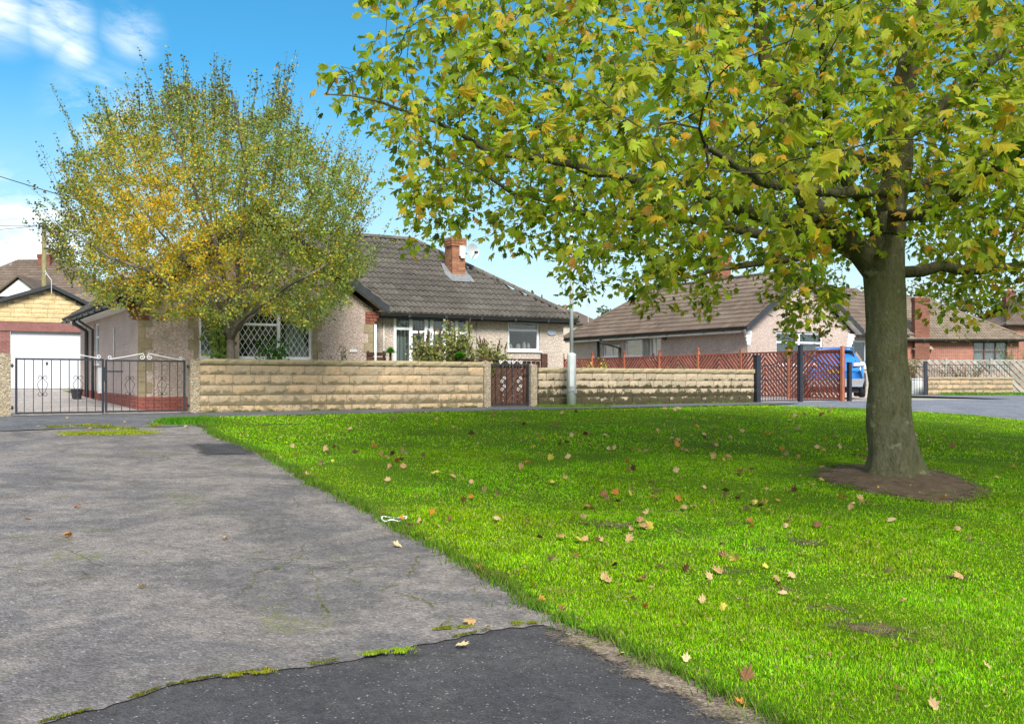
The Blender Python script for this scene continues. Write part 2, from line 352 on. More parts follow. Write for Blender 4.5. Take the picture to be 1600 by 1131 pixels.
def bark(name, c1, c2, c3, lichen=True, sc=1):
    m = NM(name); v = m.mapped((1, 1, .35)); n = m.noise(9*sc, 8, .7, vec=v); n2 = m.noise(38*sc, 5, .7, vec=v); n3 = m.noise(1.6*sc, 5, .6)
    col = m.mix(m.ramp(n, .3, .7), c1, c2); col = m.mix(m.ramp(n3, .45, .7, 0, .7), col, c3)
    col = m.mix(m.ramp(n2, .5, .75, 0, .7), col, (.025, .025, .016))
    if lichen: col = m.mix(m.math('MULTIPLY', m.noise(4.5, 6, .6, lo=.62, hi=.67), .75), col, (.33, .33, .21))
    MAT[name] = m.done(col, .93, bump=m.math('ADD', n, m.math('MULTIPLY', n2, .7)), bs=1., bd=.05, spec=.12)
bark('bark_sycamore', (.095, .09, .048), (.25, .235, .15), (.15, .155, .06), sc=1.5)
bark('bark_limb', (.07, .065, .035), (.13, .12, .065), (.085, .09, .035))
bark('bark_twig', (.05, .045, .03), (.09, .075, .05), (.07, .07, .03), False)
bark('bark_birch', (.25, .22, .18), (.15, .125, .10), (.10, .08, .06), False)
bark('bark_dark', (.06, .045, .03), (.09, .065, .045), (.05, .045, .03), False)

# ------------------------------------------------------------------ mesh builder
class MB:
    def __init__(s): s.v = []; s.f = []; s.c = []
    def add(s, vs, fs, c=0.):
        k = len(s.v); s.v += [tuple(p) for p in vs]; s.f += [tuple(i+k for i in f) for f in fs]; s.c += [c]*len(vs); return s
    def box(s, x0, x1, y0, y1, z0, z1, c=0.):
        return s.add([(x0,y0,z0),(x1,y0,z0),(x1,y1,z0),(x0,y1,z0),(x0,y0,z1),(x1,y0,z1),(x1,y1,z1),(x0,y1,z1)],
                     [(0,3,2,1),(4,5,6,7),(0,1,5,4),(1,2,6,5),(2,3,7,6),(3,0,4,7)], c)
    def bar(s, p, q, w, h, up=(0,0,1)):
        """box from p to q, w across, h in the up direction"""
        p, q = Vector(p), Vector(q); d = (q-p).normalized(); n = Vector(up); a = d.cross(n)
        if a.length < 1e-4: a = d.cross(Vector((0,1,0)))
        a = a.normalized()*w/2; b = a.cross(d).normalized()*h/2
        return s.add([p-a-b,p+a-b,p+a+b,p-a+b,q-a-b,q+a-b,q+a+b,q-a+b], [(0,3,2,1),(4,5,6,7),(0,1,5,4),(1,2,6,5),(2,3,7,6),(3,0,4,7)])
    def tube(s, pts, r, n=6, cap=True):
        pts = [Vector(p) for p in pts]; rs = r if isinstance(r, (list, tuple)) else [r]*len(pts); k = len(s.v); prev = None
        vs = []
        for i, p in enumerate(pts):
            d = (pts[min(i+1, len(pts)-1)]-pts[max(i-1, 0)]).normalized()
            if prev is None: a = d.cross(Vector((0,0,1)) if abs(d.z) < .9 else Vector((0,1,0))).normalized()
            else: a = (prev - d*prev.dot(d)).normalized()
            prev = a; b = d.cross(a)
            vs += [p+(a*math.cos(t)+b*math.sin(t))*rs[i] for t in [2*math.pi*j/n for j in range(n)]]
        fs = [(i*n+j, i*n+(j+1)%n, (i+1)*n+(j+1)%n, (i+1)*n+j) for i in range(len(pts)-1) for j in range(n)]
        if cap: fs += [tuple(range(n))[::-1], tuple(range((len(pts)-1)*n, len(pts)*n))]
        return s.add(vs, fs)
    def lathe(s, c, prof, n=14):
        vs = [(c[0]+r*math.cos(2*math.pi*j/n), c[1]+r*math.sin(2*math.pi*j/n), c[2]+z) for r, z in prof for j in range(n)]
        fs = [(i*n+j, i*n+(j+1)%n, (i+1)*n+(j+1)%n, (i+1)*n+j) for i in range(len(prof)-1) for j in range(n)]
        return s.add(vs, fs+[tuple(range(n))[::-1], tuple(range((len(prof)-1)*n, len(prof)*n))])
    def poly(s, pts, d):
        """slab: polygon pts pushed along d"""
        n = len(pts); d = Vector(d); q = [Vector(p) for p in pts]
        return s.add(q+[p+d for p in q], [tuple(range(n))[::-1], tuple(range(n, 2*n))]+[(i, (i+1)%n, n+(i+1)%n, n+i) for i in range(n)])
    def map(s, fn): s.v = [tuple(fn(*p)) for p in s.v]; return s
def mesh_from(name, v, f, mat=None, col=None, smooth=False):
    me = bpy.data.meshes.new(name); me.from_pydata([tuple(p) for p in v], [], f)
    if col is not None and len(col):
        a = me.attributes.new('col', 'FLOAT_COLOR', 'POINT'); arr = np.ones((len(v), 4), np.float32)
        c = np.asarray(col, np.float32); arr[:, :3] = c[:, None] if c.ndim == 1 else c; a.data.foreach_set('color', arr.ravel())
    if smooth: me.shade_smooth()
    if mat: me.materials.append(MAT[mat] if isinstance(mat, str) else mat)
    me.update(); return me
def fast_mesh(name, V, F, mat, col=None, smooth=False):
    """V (n,3), F (m,k) numpy"""
    me = bpy.data.meshes.new(name); m, k = F.shape
    me.vertices.add(len(V)); me.vertices.foreach_set('co', np.ascontiguousarray(V, np.float32).ravel())
    me.loops.add(m*k); me.loops.foreach_set('vertex_index', np.ascontiguousarray(F, np.int32).ravel())
    me.polygons.add(m); me.polygons.foreach_set('loop_start', np.arange(0, m*k, k, dtype=np.int32))
    me.update(calc_edges=True)
    if col is not None:
        a = me.attributes.new('col', 'FLOAT_COLOR', 'POINT'); arr = np.ones((len(V), 4), np.float32); arr[:, :3] = col; a.data.foreach_set('color', arr.ravel())
    if smooth: me.shade_smooth()
    me.materials.append(MAT[mat]); return me
def props(o, label=None, cat=None, group=None, kind=None):
    if label: o['label'] = label
    if cat: o['category'] = cat
    if group: o['group'] = group
    if kind: o['kind'] = kind
    return o
class Thing:
    """street=True: coordinates are (along the street, away from it, height); else world"""
    def __init__(s, name, label, cat, o, street=True, group=None):
        s.e = bpy.data.objects.new(name, None); COL.objects.link(s.e); s.o = Vector(o); s.street = street; s.e.empty_display_size = .3
        if street: x, y = uv2xy(o[0], o[1]); s.e.location = (x, y, o[2]); s.e.rotation_euler = (0, 0, A)
        else: s.e.location = o
        props(s.e, label, cat, group)
    def part(s, name, mb, mat, parent=None, smooth=False, kind=None, label=None):
        o = bpy.data.objects.new(name, mesh_from(name, [Vector(p)-s.o for p in mb.v], mb.f, mat, mb.c, smooth)); COL.objects.link(o)
        o.parent = parent or s.e; props(o, label=label, kind=kind); return o
    def inst(s, name, me, loc, rot=(0,0,0), scale=(1,1,1), parent=None, mat4=None):
        o = bpy.data.objects.new(name, me); COL.objects.link(o); o.parent = parent or s.e
        if mat4 is not None: o.matrix_local = Matrix.Translation(-s.o) @ mat4
        else: o.location = Vector(loc)-s.o; o.rotation_euler = rot; o.scale = scale
        return o
def solo(name, me, label=None, cat=None, loc=(0,0,0), group=None, kind=None, rot=(0,0,0), scale=(1,1,1)):
    o = bpy.data.objects.new(name, me); COL.objects.link(o); o.location = loc; o.rotation_euler = rot; o.scale = scale
    return props(o, label, cat, group, kind)
def uvsolo(name, mb, mat, label, cat, o, group=None, smooth=False, kind=None):
    me = mesh_from(name, [Vector(p)-Vector(o) for p in mb.v], mb.f, mat, mb.c, smooth); x, y = uv2xy(o[0], o[1])
    return solo(name, me, label, cat, (x, y, o[2]), group, kind, (0, 0, A))
# ------------------------------------------------------------------ ground sheets
def sheet(name, poly, mat, off, step=.5, rough=0., fn=None, edge=None):
    P = np.array(poly); x0, y0 = P.min(0); x1, y1 = P.max(0)
    gx, gy = np.meshgrid(np.arange(x0+step/2, x1, step), np.arange(y0+step/2, y1, step)); pts = np.c_[gx.ravel(), gy.ravel()]
    pts = pts[inside(pts, P)]
    # boundary points closer than the grid step make a clean edge
    B = []
    for i in range(len(P)):
        a, b = P[i], P[(i+1) % len(P)]; n = max(1, int(np.hypot(*(b-a))/step)); B += [a+(b-a)*j/n for j in range(n)]
    B = np.array(B); vs = [Vector(p) for p in np.r_[B, pts]]; n = len(B)
    r = delaunay_2d_cdt(vs, [], [list(range(n))], 1, 1e-5)
    V = np.array([(p.x, p.y) for p in r[0]]); Z = zt(V[:, 0], V[:, 1])+off
    if fn: Z = Z+fn(V[:, 0], V[:, 1])
    col = None
    if edge:
        dmin = np.full(len(V), 1e9)
        for i in range(len(P)):
            a, b = P[i-1], P[i]; ab = b-a; t = np.clip(((V-a)@ab)/(ab@ab+1e-9), 0, 1); dmin = np.minimum(dmin, np.hypot(*(V-a-t[:, None]*ab).T))
        col = np.clip(dmin/edge, 0, 1)
    me = mesh_from(name, np.c_[V, Z], [tuple(f) for f in r[2]], mat, col, smooth=True)
    return solo(name, me, kind='structure')
def inside(pts, P):
    x, y = pts[:, 0], pts[:, 1]; r = np.zeros(len(pts), bool); n = len(P)
    for i in range(n):
        (xi, yi), (xj, yj) = P[i], P[i-1]
        c = ((yi > y) != (yj > y)) & (x < (xj-xi)*(y-yi)/((yj-yi) or 1e-9)+xi); r ^= c
    return r
def waves(x, y): return .012*np.sin(x*1.7+np.sin(y*1.1)*1.5)*np.cos(y*1.3+x*.4)+.006*np.sin(x*5.1)*np.sin(y*4.3)

# one sheet of earth to the horizon
g = np.unique(np.r_[-np.geomspace(80, 2500, 14), np.arange(-80, 81, 1.0), np.geomspace(80, 2500, 14)])
gy = np.unique(np.r_[-np.geomspace(40, 2500, 14), np.arange(-40, 121, 1.0), np.geomspace(120, 2500, 14)])
GX, GY = np.meshgrid(g, gy); GZ = zt(GX, GY)-.06; nx = len(g)
idx = np.arange(GX.size).reshape(GX.shape)
F = np.c_[idx[:-1, :-1].ravel(), idx[:-1, 1:].ravel(), idx[1:, 1:].ravel(), idx[1:, :-1].ravel()]
solo('ground', fast_mesh('ground', np.c_[GX.ravel(), GY.ravel(), GZ.ravel()], F, 'far_ground', smooth=True), kind='structure')

def jag(pts, amp=.05, step=.25, seed=1):
    r = np.random.default_rng(seed); out = []
    for a, b in zip(pts[:-1], pts[1:]):
        a, b = np.array(a), np.array(b); L = np.hypot(*(b-a)); n = max(1, int(L/step)); d = (b-a)/L; nn = np.array((-d[1], d[0]))
        for j in range(n): out.append(tuple(a+(b-a)*j/n+nn*r.normal()*amp*(.3 if j == 0 else 1)))
    out.append(tuple(pts[-1])); return out
LE = [(322,652),(318,664),(345,684),(400,704),(460,737),(520,769),(580,800),(640,836),(700,864),(760,897),(830,944),(900,982),(1000,1022),(1100,1072),(1180,1108),(1250,1140),(1400,1205)]
lawn_left = jag([hit(*p) for p in LE], .03, .22, 3)
lawn_right = [hit(*p) for p in [(1600,657),(1520,649),(1420,642),(1300,637),(1200,633.5)]]
lr = lawn_right
LAWN = lawn_left + [(lawn_left[-1][0]+1.2, .5), (6, -6), (22, -6), (24, 14), (16.5, 21.5)] + lr
sheet('lawn', LAWN, 'lawn_ground', .012, .35, fn=lambda x, y: waves(x, y)*.8)
# dark new asphalt of the road
ND = [uv2xy(-45, -2.2), uv2xy(-11, -2.2), uv2xy(-5.5, -2.2)]
sheet('road', [(-30, 17.8), (-30, -25), (30, -25), (30, -3), (6.5, -3), (2.6, 1.5), hit(1190, 1100), hit(1000, 1005), hit(850, 950), hit(500, 745), hit(350, 668), hit(240, 655), hit(-100, 655), hit(-400, 655)], 'new_asphalt', -.006, .4, fn=lambda x, y: waves(x, y)*.5)
# old worn tarmac lying on it, with a broken edge
EDG = [(-250,1230),(0,1152),(60,1131),(200,1094),(260,1072),(335,1058),(440,1044),(520,1034),(600,1017),(680,1003),(765,984),(850,976),(905,992)]
edge_ = jag([hit(*p) for p in EDG], .016, .06, 5)
TAR = edge_ + [hit(*p) for p in [(870,966),(800,918),(720,872),(640,832),(560,786),(480,744),(400,700),(340,676),(300,664),(0,660),(-300,660)]] + [(-26, 14), (-26, 2)]
tarpoly = [p for i, p in enumerate(TAR)]
sheet('old_tarmac', TAR, 'old_tarmac', .001, .4, fn=lambda x, y: waves(x, y)*.5)
# pavement in front of the walls
sheet('pavement', [uv2xy(-45, -.05), uv2xy(-45, -4.0), uv2xy(-14, -4.0), hit(100, 670), hit(250, 668), hit(330, 664), uv2xy(-6.6, -1.75), uv2xy(8.2, -1.55), uv2xy(8.4, -.05)], 'path_asphalt', .010, .5)
# sandy dirt washed along the lawn's near edge
DT = [(860,972),(930,984),(1000,1012),(1080,1052),(1160,1092),(1245,1135),(1380,1205),(1330,1205),(1200,1150),(1105,1108),(1030,1068),(950,1022),(890,992)]
DT = [(820,962),(930,978),(1000,1004),(1080,1040),(1160,1078),(1245,1120),(1400,1200),(1380,1230),(1170,1160),(1060,1112),(990,1078),(900,1030),(840,1000)]
sheet('dirt_strip', [hit(*p) for p in DT], 'dirt', .006, .06, fn=lambda x, y: waves(x, y)*.5, edge=.40)
# small dark repair patch
sheet('tarmac_patch', [hit(*p) for p in [(280,692),(390,692),(420,711),(300,715)]], 'repair_asphalt', .012, .10, edge=.55)
# road to the right, behind the lawn
sheet('road', [uv2xy(8.4, -.05), uv2xy(8.2, -1.55)] + lr[::-1] + [(16.5, 21.5), (24, 14), (60, 14), (60, 40), (34, 45.3), (16.5, 45.6), uv2xy(20, 0), uv2xy(12, 0)], 'road_asphalt', .0, .8)
sheet('verge', [(21.4, 44.4), (36, 44.2), (36, 42.6), (25, 43.3)], 'lawn_ground', .03, .5)
# plots behind the walls
sheet('driveway', [uv2xy(-11.1, .0), uv2xy(-7.7, .0), uv2xy(-8.4, 1.8), uv2xy(-8.4, 17), uv2xy(-13, 17), uv2xy(-13, .0)], 'drive_concrete', .0, .6)
sheet('driveway', [uv2xy(8.3, .02), uv2xy(19, .02), uv2xy(19, 8), uv2xy(8.3, 8)], 'drive_concrete', -.01, .8)
sheet('front_garden', [uv2xy(-7.4, .0), uv2xy(8.1, .02), uv2xy(11.3, 8), uv2xy(11.3, 17), uv2xy(3.4, 17), uv2xy(-7.4, 4)], 'gravel_mat', -.02, .8)

# ------------------------------------------------------------------ rough stone blocks (shared meshes)
def block_mesh(name, mat, nx=5, nz=3, depth=.05, seed=0, size=(1, 1, 1)):
    """unit block x,z in 0..1, front (y=0) pitched rock face"""
    r = np.random.default_rng(seed); v = []; f = []
    for j in range(nz+1):
        for i in range(nx+1):
            e = min(i, nx-i, 1)*min(j, nz-j, 1); y = -(.35+.65*r.random())*depth*e
            v.append((i/nx, y, j/nz))
    f += [(j*(nx+1)+i, j*(nx+1)+i+1, (j+1)*(nx+1)+i+1, (j+1)*(nx+1)+i) for j in range(nz) for i in range(nx)]
    k = len(v); v += [(0,1,0),(1,1,0),(1,1,1),(0,1,1)]; a, b, c, d = 0, nx, (nz+1)*(nx+1)-1, nz*(nx+1)
    f += [(b,a,k,k+1), (c,b,k+1,k+2), (d,c,k+2,k+3), (a,d,k+3,k)]
    return mesh_from(name, v, f, mat)
def block_set(name, mat, n=8, depth=.17, **k): return [block_mesh(name, mat, seed=i*7+3, depth=depth, **k) for i in range(n)]
SB = {m: block_set('block', m) for m in ('sandstone', 'sandstone_mossy', 'garage_stone')}
CAPM = block_set('cap_stone', 'cap_stone', 4, depth=.08, nx=6, nz=2)
def cuboid(name, mat, bevel=.0): return mesh_from(name, MB().box(0,1,0,1,0,1).v, MB().box(0,1,0,1,0,1).f, mat)
def stone_wall(name, label, u0, u1, v0, th, z0fn, H, rows, mat, L=(.42, .62), street=True, cap=.11, seed=0, group=None, core='mortar', capw=.04, drop=0):
    r = random.Random(seed); t = Thing(name, label, 'wall', ((u0+u1)/2, v0, z0fn(u0)), street, group)
    zb = z0fn((u0+u1)/2)
    H0 = H; zt0 = zb+H
    t.part('mortar_core', MB().box(u0+.01, u1-.01, v0+.016, v0+th-.01, zb-.3, zb+H-cap-.004), core)
    h = (H-cap+drop)/rows; zb -= drop; H += drop
    for j in range(rows):
        u = u0; first = True
        while u < u1-.02:
            w = r.uniform(*L)*(.5 if first and j % 2 else 1); first = False
            if u1-(u+w) < .22: w = u1-u
            me = SB[mat][r.randrange(6)]; flip = r.random() < .5
            d = r.uniform(.045, .07); t.inst('block', me, (u+.006, v0+r.uniform(-.012, .004), zb+j*h+.006+(-.02 if j == 0 else 0)), scale=(w-.012, .13, h-.012+(.02 if j == 0 else 0)))
            u += w
    u = u0-.01
    while u < u1:
        w = r.uniform(.55, .75)
        if u1-(u+w) < .3: w = u1+.01-u
        t.inst('cap_stone', CAPM[r.randrange(4)], (u+.003, v0-capw, zb+H-cap+.002+r.uniform(-.003, .003)), scale=(w-.006, th+2*capw, cap)); u += w
    return t
def wz(u): return zuv(u, 0)
def flat(z): return lambda u: z
stone_wall('stone_wall', 'long sandstone block wall under the birch, between the double gate and the small brown gate', -7.52, -.80, 0, .22, wz, 1.11, 5, 'sandstone', seed=4, drop=.08, L=(.32, .72))
stone_wall('stone_wall', 'moss stained stone block wall running behind the lamp column', .76, 8.0, 0, .22, wz, .95, 4, 'sandstone_mossy', L=(.26, .62), seed=9)
# concrete gate posts
def post(u, w, h, label, top=None):
    z = zuv(u, 0)
    b = MB().box(u-w/2, u+w/2, -.03, .2, z-.2, z+h); b.add([(u-w/2, -.03, z+h), (u+w/2, -.03, z+h), (u+w/2, .2, z+h), (u-w/2, .2, z+h), (u, .085, z+h+.03)], [(0,1,4),(1,2,4),(2,3,4),(3,0,4)])
    uvsolo('gate_post', b, 'concrete_post', label, 'gate post', (u, .08, z), group='concrete gate posts')
post(-11.2, .30, 1.18, 'thick pebbled concrete post at the left edge of the double gate')
post(-7.62, .19, 1.08, 'pebbled concrete post between the double gate and the long sandstone wall')
post(-.70, .18, 1.10, 'concrete post on the left side of the small brown gate')
post(.62, .18, 1.03, 'concrete post on the right side of the small brown gate')
# low step under the double gate
sheet('threshold', [uv2xy(-11.02, -.12), uv2xy(-7.72, -.12), uv2xy(-7.72, .25), uv2xy(-11.02, .25)], 'drive_concrete', .03, .4)

# ------------------------------------------------------------------ wrought iron gates
def spiral(c, r0, turns, sgn=1, ph=0., n=14):
    return [(c[0]+sgn*r0*(1-.8*i/n)*math.cos(ph+turns*2*math.pi*i/n), c[1], c[2]+r0*(1-.8*i/n)*math.sin(ph+turns*2*math.pi*i/n)) for i in range(n+1)]
def iron_gate(label, u0, u1, z, h, nb, orn, v=.05, latch=None, top=True):
    t = Thing('metal_gate', label, 'gate', ((u0+u1)/2, v, z), group='iron driveway gates')
    f = MB(); w = .04
    f.box(u0, u0+w, v-.02, v+.02, z, z+h); f.box(u1-w, u1, v-.02, v+.02, z, z+h)
    f.box(u0+w, u1-w, v-.018, v+.018, z, z+.035); f.box(u0+w, u1-w, v-.018, v+.018, z+h-.035, z+h-.002)
    t.part('gate_frame', f, 'black_metal')
    bars = []
    for i in range(1, nb+1):
        u = u0+(u1-u0)*i/(nb+1); t.part('bar', MB().box(u-.007, u+.007, v-.007, v+.007, z+.036, z+h-.036), 'black_metal'); bars.append(u)
    for k in orn:
        u = bars[k]; zc = z+h*.50; m = MB(); q = h*.14
        for s in (-1, 1):
            m.tube([(u+s*(.012+.085*math.sin(math.pi*i/10)**.8*(.85+.15*math.cos(i))), v-.012, zc-q+2*q*i/10) for i in range(11)], .005, 4)
            for e in (-1, 1):
                m.tube([(u+s*(.01+.035*(1-math.cos(a))), v-.012, zc+e*(q+.035*math.sin(a)+.01)) for a in [math.pi*1.35*i/8 for i in range(9)]], .005, 4)
        for e in (-1, 1): m.lathe((u, v-.012, zc+e*q-.016), [(.003, 0), (.018, .008), (.02, .016), (.018, .024), (.003, .032)], 8)
        t.part('scroll_ornament', m, 'black_metal')
    if top:
        um = (u0+u1)/2; L = (u1-u0)*.40; zt_ = z+h
        for s in (-1, 1):
            m = MB()
            p = [(um+s*(.04+L*i/14), v, zt_+.015+.12*(1-i/14)**1.1*(1 if i else .95)) for i in range(15)]
            m.tube(p, .007, 5); m.tube(spiral((um+s*.075, v, zt_+.055), .055, 1.3, s, math.pi*.6), .007, 5); m.tube(spiral((um+s*(L+.06), v, zt_+.045), .045, 1.2, s, -math.pi*.7), .007, 5)
            t.part('top_scroll', m, 'white_metal')
    return t
gz = zuv(-9.4, 0)+.03
def zz(u): return zuv(u, 0)+.02
g1 = iron_gate('left leaf of the black iron double gate, hinged on the thick post by the garage', -10.97, -9.38, zz(-10.2)+.02, 1.07, 9, (2, 6))
g2 = iron_gate('right leaf of the black iron double gate with the long latch, beside the stone wall', -9.36, -7.80, zz(-8.6)+.02, 1.05, 9, (2, 6))
for t, u, s in ((g1, -10.99, -1), (g2, -7.78, 1)):
    for dz in (.12, .92):
        z = t.o.z+dz; t.part('hinge', MB().box(min(u, u+s*.07), max(u, u+s*.07), .03, .06, z-.012, z+.012).lathe((u+s*.03, .045, z-.04), [(.014, 0), (.014, .08)], 8), 'black_metal')
g2.part('latch', MB().box(-9.36, -9.02, .015, .028, g2.o.z+.80, g2.o.z+.83).box(-9.40, -9.33, .0, .027, g2.o.z+.62, g2.o.z+.90), 'black_metal')
g1.part('drop_bolt', MB().tube([(-9.40, .02, g1.o.z-.03), (-9.40, .02, g1.o.z+.5)], .009, 6), 'black_metal')
# small gate with brown boards behind
z = zuv(0, 0)
t = Thing('garden_gate', 'small black framed pedestrian gate with white scrolls and dark brown trellis behind its bars', 'gate', (-.04, .08, z))
u0, u1 = -.585, .515; h = 1.06
f = MB().box(u0, u0+.045, .04, .085, z+.04, z+h); f.box(u1-.045, u1, .04, .085, z+.04, z+h); f.box(u0+.045, u1-.045, .042, .083, z+.04, z+.075); f.box(u0+.045, u1-.045, .042, .083, z+h-.05, z+h-.003)
t.part('gate_frame', f, 'black_metal')
for i in range(1, 7):
    u = u0+(u1-u0)*i/7; t.part('bar', MB().box(u-.006, u+.006, .045, .057, z+.076, z+h-.05), 'black_metal')
for k, (c, s) in enumerate(((-.30, 1), (-.02, -1), (.06, 1), (.30, -1))):
    t.part('top_scroll', MB().tube(spiral((c, .06, z+h+.045), .048, 1.2, s, -math.pi*.6), .008, 5).tube([(c, .06, z+h), (c+s*.12, .06, z+h+.09)], .007, 5), 'white_metal')
t.part('latch', MB().box(.34, .50, .02, .04, z+.80, z+.825), 'black_metal')
for c in (-.26, .20):
    for zc in (.42, .62):
        t.part('scroll_ornament', MB().tube(spiral((c, .035, z+zc), .05, 1.2, 1, 0), .006, 4).tube(spiral((c+.07, .035, z+zc+.08), .045, 1.2, -1, 0), .006, 4), 'white_metal')
# slats of the trellis fixed behind the gate
for i in range(-3, 13):
    a = u0+.02+i*.095; pz0, pz1 = z+.08, z+h-.06; x0, x1 = a, a+.62; zz0, zz1 = pz0, pz1
    if x0 < u0+.05: zz0 += (u0+.05-x0)*(pz1-pz0)/.62; x0 = u0+.05
    if x1 > u1-.05: zz1 -= (x1-(u1-.05))*(pz1-pz0)/.62; x1 = u1-.05
    if zz1-zz0 > .12: t.part('slat', MB().bar((x0, .105+.003*(i % 2), zz0), (x1, .105+.003*(i % 2), zz1), .012, .062, up=(-.5, 0, .5)), 'gate_brown')
for c in (u0+.08, -.03, u1-.08): t.part('batten', MB().box(c-.03, c+.03, .122, .14, z+.08, z+h-.05), 'fence_dark')

# ------------------------------------------------------------------ roof tiles
def tile_mesh(mat, W_=.30, L_=.36):
    # two rolls across, x = width, y = up the slope, z = thickness
    n = 8; v = []; f = []
    prof = [.0, .036, .040, .008, .0, .036, .040, .008, .0]
    xs = [0, .035, .085, .12, .15, .185, .235, .27, .302]
    for y, dz in ((-.02, .040), (L_, 0.004)):
        for x, p in zip(xs, prof): v.append((x, y, p+dz))
    for x in xs: v.append((x, -.02, .0))
    k = len(xs)
    f += [(i, i+1, k+i+1, k+i) for i in range(k-1)] + [(2*k+i, 2*k+i+1, i+1, i) for i in range(k-1)]
    return v, f
TV, TF = tile_mesh(0)
TILES = {}
def roof_plane(t, P0, e, s, elen, slen, clip, mat, singles=0, key=None, tw=.302, te=.30, name='roof_tile', seed=1, parent=None):
    """P0 eave start, e unit along eave, s unit up slope; clip(a, b) keeps a tile centre"""
    e, s = Vector(e).normalized(), Vector(s).normalized(); n = e.cross(s).normalized()
    if n.z < 0: n = -n
    rr = random.Random(seed)
    spots = []
    for j in range(int(slen/te)+1):
        for i in range(int(elen/tw)+1):
            a, b = i*tw+(0), j*te
            if clip(a+tw/2, b+te/2): spots.append((a, b))
    me = TILES.setdefault(mat, mesh_from('roof_tile', TV, TF, mat)); st = MB(); cnt = 0
    for a, b in spots:
        p = Vector(P0)+e*a+s*b+n*(.02+rr.uniform(-.002, .004)); tilt = rr.uniform(-.006, .006)
        M = Matrix(((e.x, s.x, n.x, p.x), (e.y, s.y, n.y, p.y), (e.z, s.z, n.z, p.z), (0, 0, 0, 1)))
        M = M @ Matrix.Rotation(tilt, 4, 'Z')
        if cnt < singles: t.inst(name, me, None, mat4=M, parent=parent); cnt += 1
        else: st.add([M @ Vector(q) for q in TV], TF, rr.random())
    if st.v: t.part('roof_tiles', st, mat, kind='stuff', parent=parent)
def ridge(t, p, q, mat, r=.11, step=.33, seed=2):
    p, q = Vector(p), Vector(q); L = (q-p).length; d = (q-p)/L; n = max(1, int(L/step)); rr = random.Random(seed)
    sd = d.cross(Vector((0, 0, 1))).normalized(); up = sd.cross(d).normalized()
    m = MB()
    for i in range(n):
        a, b = p+d*(L*i/n), p+d*(L*(i+1)/n+.0-.008); vs = []
        for c, k in ((a, 1.0), (b, .93)):
            for j in range(7):
                th = math.pi*(-.08+1.16*j/6); vs.append(c+sd*math.cos(th)*r*k+up*(math.sin(th)*r*.75*k+.01))
        for j in range(7):
            th = math.pi*(-.08+1.16*j/6); vs.append(a+sd*math.cos(th)*r*.85+up*(math.sin(th)*r*.62))
        m.add(vs, [(j, j+1, 8+j, 7+j) for j in range(6)]+[(14+j, 15+j, j+1, j) for j in range(6)], rr.random())
    t.part('ridge_tiles', m, mat)
def slab(pts, d=(0, 0, -.08)): return MB().poly(pts, d)

# walls with openings.  T maps (a, d, z): a along the wall, d inwards
def wall_mb(a0, a1, z0, z1, ops, T, th=.25, gable=None):
    xs = sorted({a0, a1, *[o[0] for o in ops], *[o[1] for o in ops]}); zs = sorted({z0, z1, *[o[2] for o in ops], *[o[3] for o in ops]}); m = MB()
    for i in range(len(xs)-1):
        for j in range(len(zs)-1):
            cx, cz = (xs[i]+xs[i+1])/2, (zs[j]+zs[j+1])/2
            if any(o[0] < cx < o[1] and o[2] < cz < o[3] for o in ops): continue
            for d in (0, th): m.add([(xs[i], d, zs[j]), (xs[i+1], d, zs[j]), (xs[i+1], d, zs[j+1]), (xs[i], d, zs[j+1])], [(0, 1, 2, 3)])
    for o in ops:
        b = [(o[0], 0, o[2]), (o[1], 0, o[2]), (o[1], 0, o[3]), (o[0], 0, o[3])]
        for i in range(4):
            p, q = b[i], b[(i+1) % 4]; m.add([p, q, (q[0], th, q[2]), (p[0], th, p[2])], [(0, 1, 2, 3)])
    if gable: am, zm = gable; m.add([(a0, 0, z1), (a1, 0, z1), (am, 0, zm), (a0, th, z1), (a1, th, z1), (am, th, zm)], [(0, 1, 2), (5, 4, 3)])
    for a in (a0, a1): m.add([(a, 0, z0), (a, th, z0), (a, th, z1), (a, 0, z1)], [(0, 1, 2, 3)])
    return m.map(T)
def front(v0): return lambda a, d, z: (a, v0+d, z)
def side(u0): return lambda a, d, z: (u0+d, a, z)
